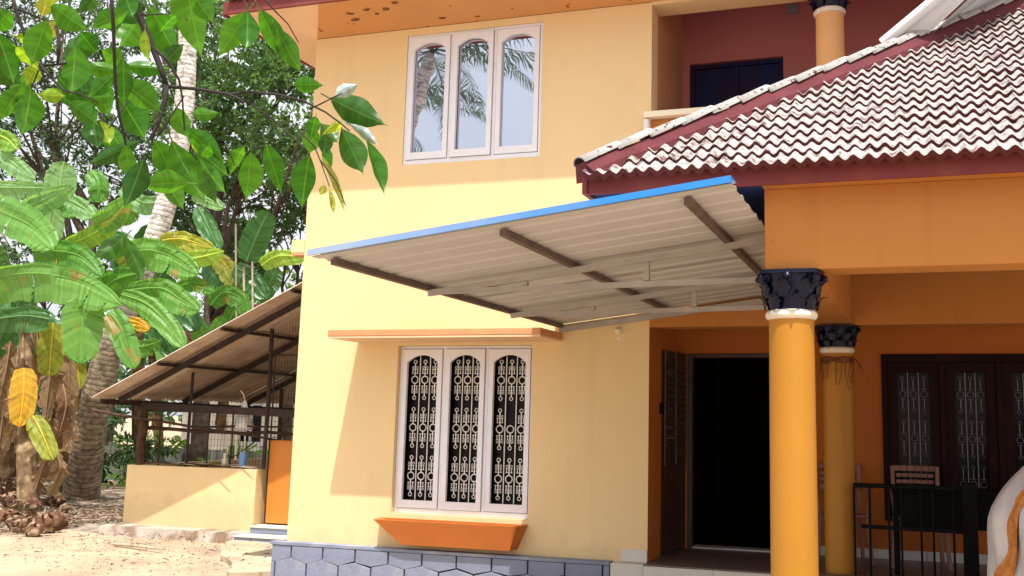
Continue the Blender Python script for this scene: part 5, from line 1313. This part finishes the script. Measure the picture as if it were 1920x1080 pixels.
bplant('banana_plant', tuple(atz(118, 925, GZ)), tuple(aty(108, 640, 6.4)), .12, 'shaded banana plant hung with withered leaves between the large plant and the palm', [
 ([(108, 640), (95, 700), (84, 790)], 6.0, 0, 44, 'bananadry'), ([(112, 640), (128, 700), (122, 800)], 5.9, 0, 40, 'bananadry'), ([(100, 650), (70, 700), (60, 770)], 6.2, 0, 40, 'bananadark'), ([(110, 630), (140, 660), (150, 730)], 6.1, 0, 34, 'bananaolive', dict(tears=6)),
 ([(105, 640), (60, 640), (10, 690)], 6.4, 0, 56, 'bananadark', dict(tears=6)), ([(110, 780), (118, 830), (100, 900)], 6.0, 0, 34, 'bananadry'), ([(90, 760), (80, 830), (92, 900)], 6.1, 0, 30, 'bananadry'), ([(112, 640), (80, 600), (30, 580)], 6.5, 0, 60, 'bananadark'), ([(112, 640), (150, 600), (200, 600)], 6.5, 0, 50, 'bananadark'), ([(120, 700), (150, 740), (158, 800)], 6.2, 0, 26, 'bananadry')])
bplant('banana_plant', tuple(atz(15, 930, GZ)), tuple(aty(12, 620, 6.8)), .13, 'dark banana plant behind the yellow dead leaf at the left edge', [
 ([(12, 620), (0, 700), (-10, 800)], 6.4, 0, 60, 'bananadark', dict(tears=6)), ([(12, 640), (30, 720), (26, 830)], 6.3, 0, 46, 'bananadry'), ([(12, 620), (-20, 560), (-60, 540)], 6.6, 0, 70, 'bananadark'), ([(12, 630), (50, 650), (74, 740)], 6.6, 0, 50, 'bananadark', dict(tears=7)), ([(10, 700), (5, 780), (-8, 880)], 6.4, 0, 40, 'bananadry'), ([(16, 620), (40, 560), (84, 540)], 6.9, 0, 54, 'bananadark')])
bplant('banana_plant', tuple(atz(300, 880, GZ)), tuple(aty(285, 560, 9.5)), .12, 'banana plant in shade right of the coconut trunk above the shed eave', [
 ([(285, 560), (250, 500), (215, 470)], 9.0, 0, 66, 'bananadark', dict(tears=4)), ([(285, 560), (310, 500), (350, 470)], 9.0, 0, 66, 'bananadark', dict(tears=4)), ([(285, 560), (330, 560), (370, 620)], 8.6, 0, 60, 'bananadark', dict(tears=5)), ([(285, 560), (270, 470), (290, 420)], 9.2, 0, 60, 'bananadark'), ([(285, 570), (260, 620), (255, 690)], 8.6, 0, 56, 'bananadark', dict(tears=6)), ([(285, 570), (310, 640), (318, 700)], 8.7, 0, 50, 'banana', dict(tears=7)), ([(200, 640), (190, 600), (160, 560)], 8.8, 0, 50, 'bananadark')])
# thin pale poles by the far banana
for (px, a, b_, w_) in ((443, 420, 600, .02), (458, 500, 620, .025), (474, 480, 600, .02)):
    p0 = aty(px, b_, 9.0); p1 = aty(px-1, a, 9.1); mb = MB(); mb.tube([(p0.x, 9.0, GZ), p0, p1], w_, 6)
    tag(add('thin_pole', mb, M['litterwood']), {443: 'tall pale pole left of the far banana stem', 458: 'thicker short pole in front of the far banana stem', 474: 'thin pole right of the far banana stem near the house corner'}[px], 'pole')

# ---- heap of dry husks at the left
def husk(c, s, seed, label, grp):
    rnd = random.Random(seed); mb = MB(); NU, NV = 22, 14; rot = Matrix.Rotation(rnd.uniform(0, 6.28), 4, 'Z') @ Matrix.Rotation(rnd.uniform(-.5, .5), 4, 'X')
    for j in range(NV+1):
        ph = math.pi*j/NV
        for i in range(NU):
            a = 2*math.pi*i/NU; r = s*(1+.16*noise.noise(Vector((math.cos(a)*5+seed, math.sin(a)*5, ph*5)))+.30*noise.noise(Vector((math.cos(a)*1.4+seed, math.sin(a)*1.4, ph*1.3)))+.08*math.sin(6*a+seed))
            dent = .35*max(0, math.cos(a-1.2))*math.sin(ph)**2 if seed % 2 else 0
            p = Vector((1.35*r*(1-dent)*math.sin(ph)*math.cos(a), .8*r*(1-dent)*math.sin(ph)*math.sin(a), .7*r*math.cos(ph))); mb.v.append(tuple(Vector(c)+rot @ p))
    for j in range(NV):
        for i in range(NU): mb.f.append((j*NU+i, (j+1)*NU+i, (j+1)*NU+(i+1) % NU, j*NU+(i+1) % NU))
    mb.v = [(x, y, max(z, GZ+.0)) for x, y, z in mb.v]
    for q in range(16):
        a = rnd.uniform(0, 6.28); e = rnd.uniform(.1, 1.2); d0 = Vector((math.cos(a)*math.cos(e), math.sin(a)*math.cos(e), math.sin(e)*.8)); b0 = Vector(c)+d0*s*.7; d1 = (d0+Vector((rnd.gauss(0, .7), rnd.gauss(0, .7), -.2))).normalized()
        sdv = d1.cross(Vector((rnd.gauss(0, 1), rnd.gauss(0, 1), 1))).normalized()*s*rnd.uniform(.06, .2); L_ = s*rnd.uniform(.6, 1.6); m1 = b0+d1*L_*.5; e1 = b0+d1*L_+Vector((0, 0, -s*.3)); m1.z = max(m1.z, GZ+.01); e1.z = max(e1.z, GZ+.01)
        mb.face([b0-sdv, b0+sdv, m1+sdv, m1-sdv]); mb.face([m1-sdv, m1+sdv, e1])
    return tag(add('dry_husk', mb, M['husk'], smooth=True), label, 'husk', grp)
k = 0
for (px, py, s) in [(6, 965, .17), (38, 975, .16), (78, 978, .19), (20, 940, .17), (55, 945, .15), (-5, 925, .20), (95, 965, .15), (35, 915, .16), (100, 940, .12), (10, 905, .15), (62, 985, .12), (120, 950, .10)]:
    p = atz(px, py+20, GZ); p.z = GZ+s*.55+max(0, (965-py))*.004; husk(tuple(p), s, 100+k, 'rough brown dry husk in the heap at the foot of the large banana plant', 'dry husks heaped by the banana plant'); k += 1
p = atz(112, 955, GZ); mb = MB(); mb.lathe([(.002, 0), (.06, .02), (.085, .07), (.07, .13), (.03, .16), (.002, .165)], (p.x, p.y, GZ), 14); tag(add('pale_coconut_shell', mb, M['cream'], smooth=True), 'pale coconut shell lying right of the husk heap', 'coconut')
for j, (a, b) in enumerate((((235, 908), (300, 912)), ((212, 1020), (305, 1030)), ((165, 925), (235, 918)), ((120, 985), (165, 975)))):
    p0 = atz(*a, GZ+.02); p1 = atz(*b, GZ+.02); mb = MB(); mb.tube([p0, p0.lerp(p1, .5)+Vector((0, 0, .01)), p1], [.018, .022, .012], 6)
    tag(add('fallen_stick', mb, M['litterwood']), ['pale stick on the ground behind the kitchen wall', 'thin broken stick lying in front of the kitchen footing', 'dry stick lying at the foot of the coconut palm', 'short stick lying beside the husk heap'][j], 'stick')

# ================================================================== OVERHANGING BRANCH NEAR THE CAMERA
OT = thing('overhanging_tree', (-2.9, -9.2, GZ), 'near tree whose thin branches hang into the view with large bright green leaves', 'tree')
mb = MB(); mb.tube([(-2.9, -9.2, GZ), (-2.8, -9.2, 1.2), (-2.5, -9.0, 2.6), (-1.8, -8.3, 3.4), tuple(atd(240, -60, 2.5))], [.16, .12, .085, .05, .014], 10); add('trunk', mb, M['bark'], OT, smooth=True)
def LD(px, py, d): return atd(px, py, d)
def branch(pl, d0, d1, r0, r1, name='branch'):
    n = len(pl); pts = [atd(p[0], p[1], d0+(d1-d0)*k/(n-1)) for k, p in enumerate(pl)]; mb = MB(); mb.tube(pts, [r0+(r1-r0)*k/(n-1) for k in range(n)], 6); add(name, mb, M['twig'], OT, smooth=True)
branch([(240, -60), (252, 0), (268, 45), (286, 88), (302, 130), (312, 160)], 2.5, 2.4, .0095, .0062)
branch([(312, 160), (310, 185), (302, 215), (292, 240), (283, 262)], 2.4, 2.35, .0062, .0035)
branch([(312, 162), (370, 167), (430, 177), (470, 173), (520, 177), (570, 190), (610, 210), (640, 232), (655, 245)], 2.4, 2.2, .0042, .0016)
branch([(430, 177), (470, 195), (510, 222), (540, 250), (562, 270), (580, 292)], 2.33, 2.25, .0026, .0013)
branch([(580, 205), (605, 193), (640, 175)], 2.25, 2.2, .0018, .0012)
branch([(560, 245), (590, 275), (600, 300), (618, 350)], 2.25, 2.22, .0020, .001); branch([(600, 300), (630, 340), (648, 385)], 2.22, 2.2, .002, .001)
branch([(208, -20), (213, 60), (216, 150), (220, 200), (236, 272)], 2.1, 2.15, .0038, .0022)
branch([(20, -20), (30, 20), (48, 70), (62, 105), (76, 122), (100, 122), (125, 118)], 2.5, 2.4, .0042, .0022)
branch([(76, 122), (95, 145), (120, 170), (150, 176), (185, 192)], 2.4, 2.3, .0030, .0014); branch([(76, 122), (65, 150), (60, 165)], 2.4, 2.4, .002, .001)
branch([(28, 15), (70, 32), (105, 48), (140, 66)], 2.5, 2.5, .003, .0015); branch([(105, 48), (112, 80), (108, 120)], 2.45, 2.4, .004, .003)
branch([(262, 28), (290, 27), (318, 26)], 2.4, 2.4, .002, .001); branch([(286, 88), (315, 115), (336, 150), (342, 185), (346, 245)], 2.35, 2.35, .0032, .0015)
branch([(240, 190), (205, 240), (195, 225), (180, 205)], 2.3, 2.3, .0016, .0012); branch([(345, 180), (320, 220), (292, 262)], 2.35, 2.35, .0018, .001)
branch([(458, -10), (460, 12), (466, 22)], 2.5, 2.45, .0018, .0012); branch([(498, 0), (515, 20), (540, 45), (560, 80)], 2.4, 2.4, .002, .001)
branch([(425, 275), (432, 290), (440, 310)], 2.3, 2.3, .0016, .001); branch([(-20, 25), (5, 20), (30, 10)], 2.5, 2.5, .003, .002); branch([(470, 262), (478, 278), (500, 276)], 2.3, 2.3, .0016, .001)
LEAVES = [ # base, tip, width px, kind
 ((95,8),(165,62),40,'n'),((182,62),(112,118),38,'d'),((30,68),(102,85),28,'y'),((2,92),(36,116),34,'n'),((30,88),(73,128),24,'y'),((0,125),(38,158),40,'d'),((40,162),(2,222),34,'n'),((58,163),(48,262),44,'n'),
 ((70,176),(127,182),24,'y'),((108,130),(165,192),42,'d'),((165,150),(210,217),50,'n'),((122,180),(186,214),34,'n'),((262,2),(214,42),42,'d'),((258,38),(221,94),42,'n'),((150,122),(256,142),30,'n'),((232,122),(320,134),26,'n'),
 ((222,150),(308,210),46,'n'),((222,178),(276,266),50,'n'),((282,10),(330,118),50,'n'),((345,-60),(370,114),56,'n'),((358,-16),(402,46),36,'n'),((272,55),(275,118),16,'y'),((466,20),(410,108),44,'n'),((464,20),(466,102),38,'n'),
 ((486,16),(536,116),38,'n'),((518,52),(562,138),38,'n'),((550,158),(604,158),28,'n'),((188,226),(208,274),28,'y'),((262,264),(162,312),28,'d'),((290,262),(332,342),44,'n'),((270,296),(238,392),42,'d'),((322,262),(378,386),54,'n'),
 ((346,240),(422,302),36,'n'),((376,285),(426,332),38,'n'),((360,213),(408,214),24,'n'),((458,275),(428,320),22,'n'),((470,284),(464,378),44,'n'),((498,268),(528,362),36,'n'),((580,290),(562,390),44,'n'),((592,218),(582,258),24,'n'),
 ((590,240),(578,290),34,'n'),((618,184),(724,238),56,'d'),((670,158),(622,184),24,'p'),((602,232),(636,272),34,'d'),((640,240),(684,332),50,'d'),((686,262),(730,370),26,'n'),((654,232),(716,272),18,'p'),((612,252),(608,292),24,'d'),((602,290),(652,402),13,'o'),((617,352),(628,406),10,'o'),((608,346),(602,368),13,'o'),
 ((238,440),(180,492),40,'d'),((232,440),(272,532),26,'d'),((204,20),(216,62),40,'n'),((230,120),(190,90),30,'n'),((300,330),(352,392),34,'n'),((330,200),(352,262),34,'n'),((150,60),(182,100),30,'n'),((300,60),(330,20),28,'n'),((310,120),(340,80),26,'d'),((20,20),(-18,60),34,'n'),((128,190),(190,236),36,'n'),((200,232),(232,292),34,'n'),
 ((358,252),(402,300),30,'y'),((326,300),(300,352),36,'n'),((392,272),(372,300),24,'n'),((110,0),(70,-10),26,'y'),((78,30),(92,-8),26,'o'),((106,42),(84,70),22,'o'),((150,178),(215,185),30,'n'),((605,262),(622,330),18,'n'),((640,228),(612,250),16,'y'),((70,122),(48,160),26,'y'),((176,-12),(150,20),24,'d'),((395,-20),(408,8),30,'n'),((232,-16),(250,36),30,'n')]
def leaf_meshes():
    out = []
    for var in range(4):
        mb = MB(); n = 14; uvs = []; asym = [.0, .06, -.05, .03][var]; rows = []
        for k in range(n+1):
            t = k/n; w_ = .5*(math.sin(math.pi*min(1, t*1.06)**.98)**1.0) if 0 < t < .94 else 0
            if t >= .84: w_ = max(w_*.75, .035*(1-t)/.16)
            w_ = w_*(1+.03*math.sin(13*t+var)); bend = -.10*t*t*(1+var*.4)
            rows.append([(s*w_*(1+asym*s)+.02*math.sin(3*t+var), t, .34*abs(s)*w_+bend*1.6 + .016*math.sin(20*t)*abs(s)) for s in (-1, -.5, 0, .5, 1)])
        for row in rows: mb.v += row
        for k in range(n):
            for q in range(4): mb.f.append((k*5+q, k*5+q+1, (k+1)*5+q+1, (k+1)*5+q))
        i0 = len(mb.v); mb.v += [(-.022, -.16, -.02), (.022, -.16, -.02), (.022, .03, .012), (-.022, .03, .012), (0, -.16, -.05), (0, .03, -.02)]
        mb.f += [(i0, i0+1, i0+2, i0+3), (i0, i0+3, i0+5, i0+4), (i0+1, i0+4, i0+5, i0+2)]
        out.append(mb)
    return out
lm = leaf_meshes(); cache = {}
mats = dict(n='leafnear', d='leafdark', y='leafyellow', p='leafpale', o='bananaolive')
rnd = random.Random(5)
anch = [(120, 60), (200, 60), (100, 150), (170, 200), (230, 120), (250, 230), (320, 300), (290, 330), (360, 330), (200, 150), (60, 120), (20, 60), (240, 60), (150, 110), (300, 240), (90, 30)]
for q in range(14):
    a = anch[q % len(anch)]; bx = a[0]+rnd.gauss(0, 26); by = a[1]+rnd.gauss(0, 20); an = rnd.gauss(1.45, .75); ln = rnd.uniform(62, 108)
    LEAVES.append(((bx, by), (bx+ln*math.cos(an), by+ln*math.sin(an)), ln*rnd.uniform(.36, .46), 'nnndn'[q % 5]))
for i, (b_, t_, w_, kd) in enumerate(LEAVES):
    key = (i % 4, kd)
    if key not in cache:
        me = lm[i % 4].mesh('leaf_'+mats[kd], M[mats[kd]], True); uv = me.uv_layers.new(name='UVMap')
        for li, l in enumerate(me.loops):
            v = me.vertices[l.vertex_index].co; uv.data[li].uv = (v.y*1.0, v.x*2)
        cache[key] = me
    d = 2.25+.25*rnd.random()+(.1 if i < 20 else 0)+(.25 if i > 88 else 0); pb = atd(b_[0], b_[1], d); pt = atd(t_[0], t_[1], d+rnd.uniform(-.03, .05)); ax = pt-pb; L = ax.length; ax.normalize()
    view = (pb-CAM).normalized(); sd = ax.cross(view).normalized(); a = rnd.uniform(-.45, .45); nr = sd.cross(ax).normalized(); sd2 = sd*math.cos(a)+nr*math.sin(a); nr2 = sd2.cross(ax).normalized()
    wm = w_/F*d*(.98 if w_ > 30 else 1.05)/math.cos(a)
    B4 = Matrix((sd2*wm, ax*L, nr2*L*.8)).transposed().to_4x4(); B4.translation = pb
    add('leaf', cache[key], None, OT, M4=B4)
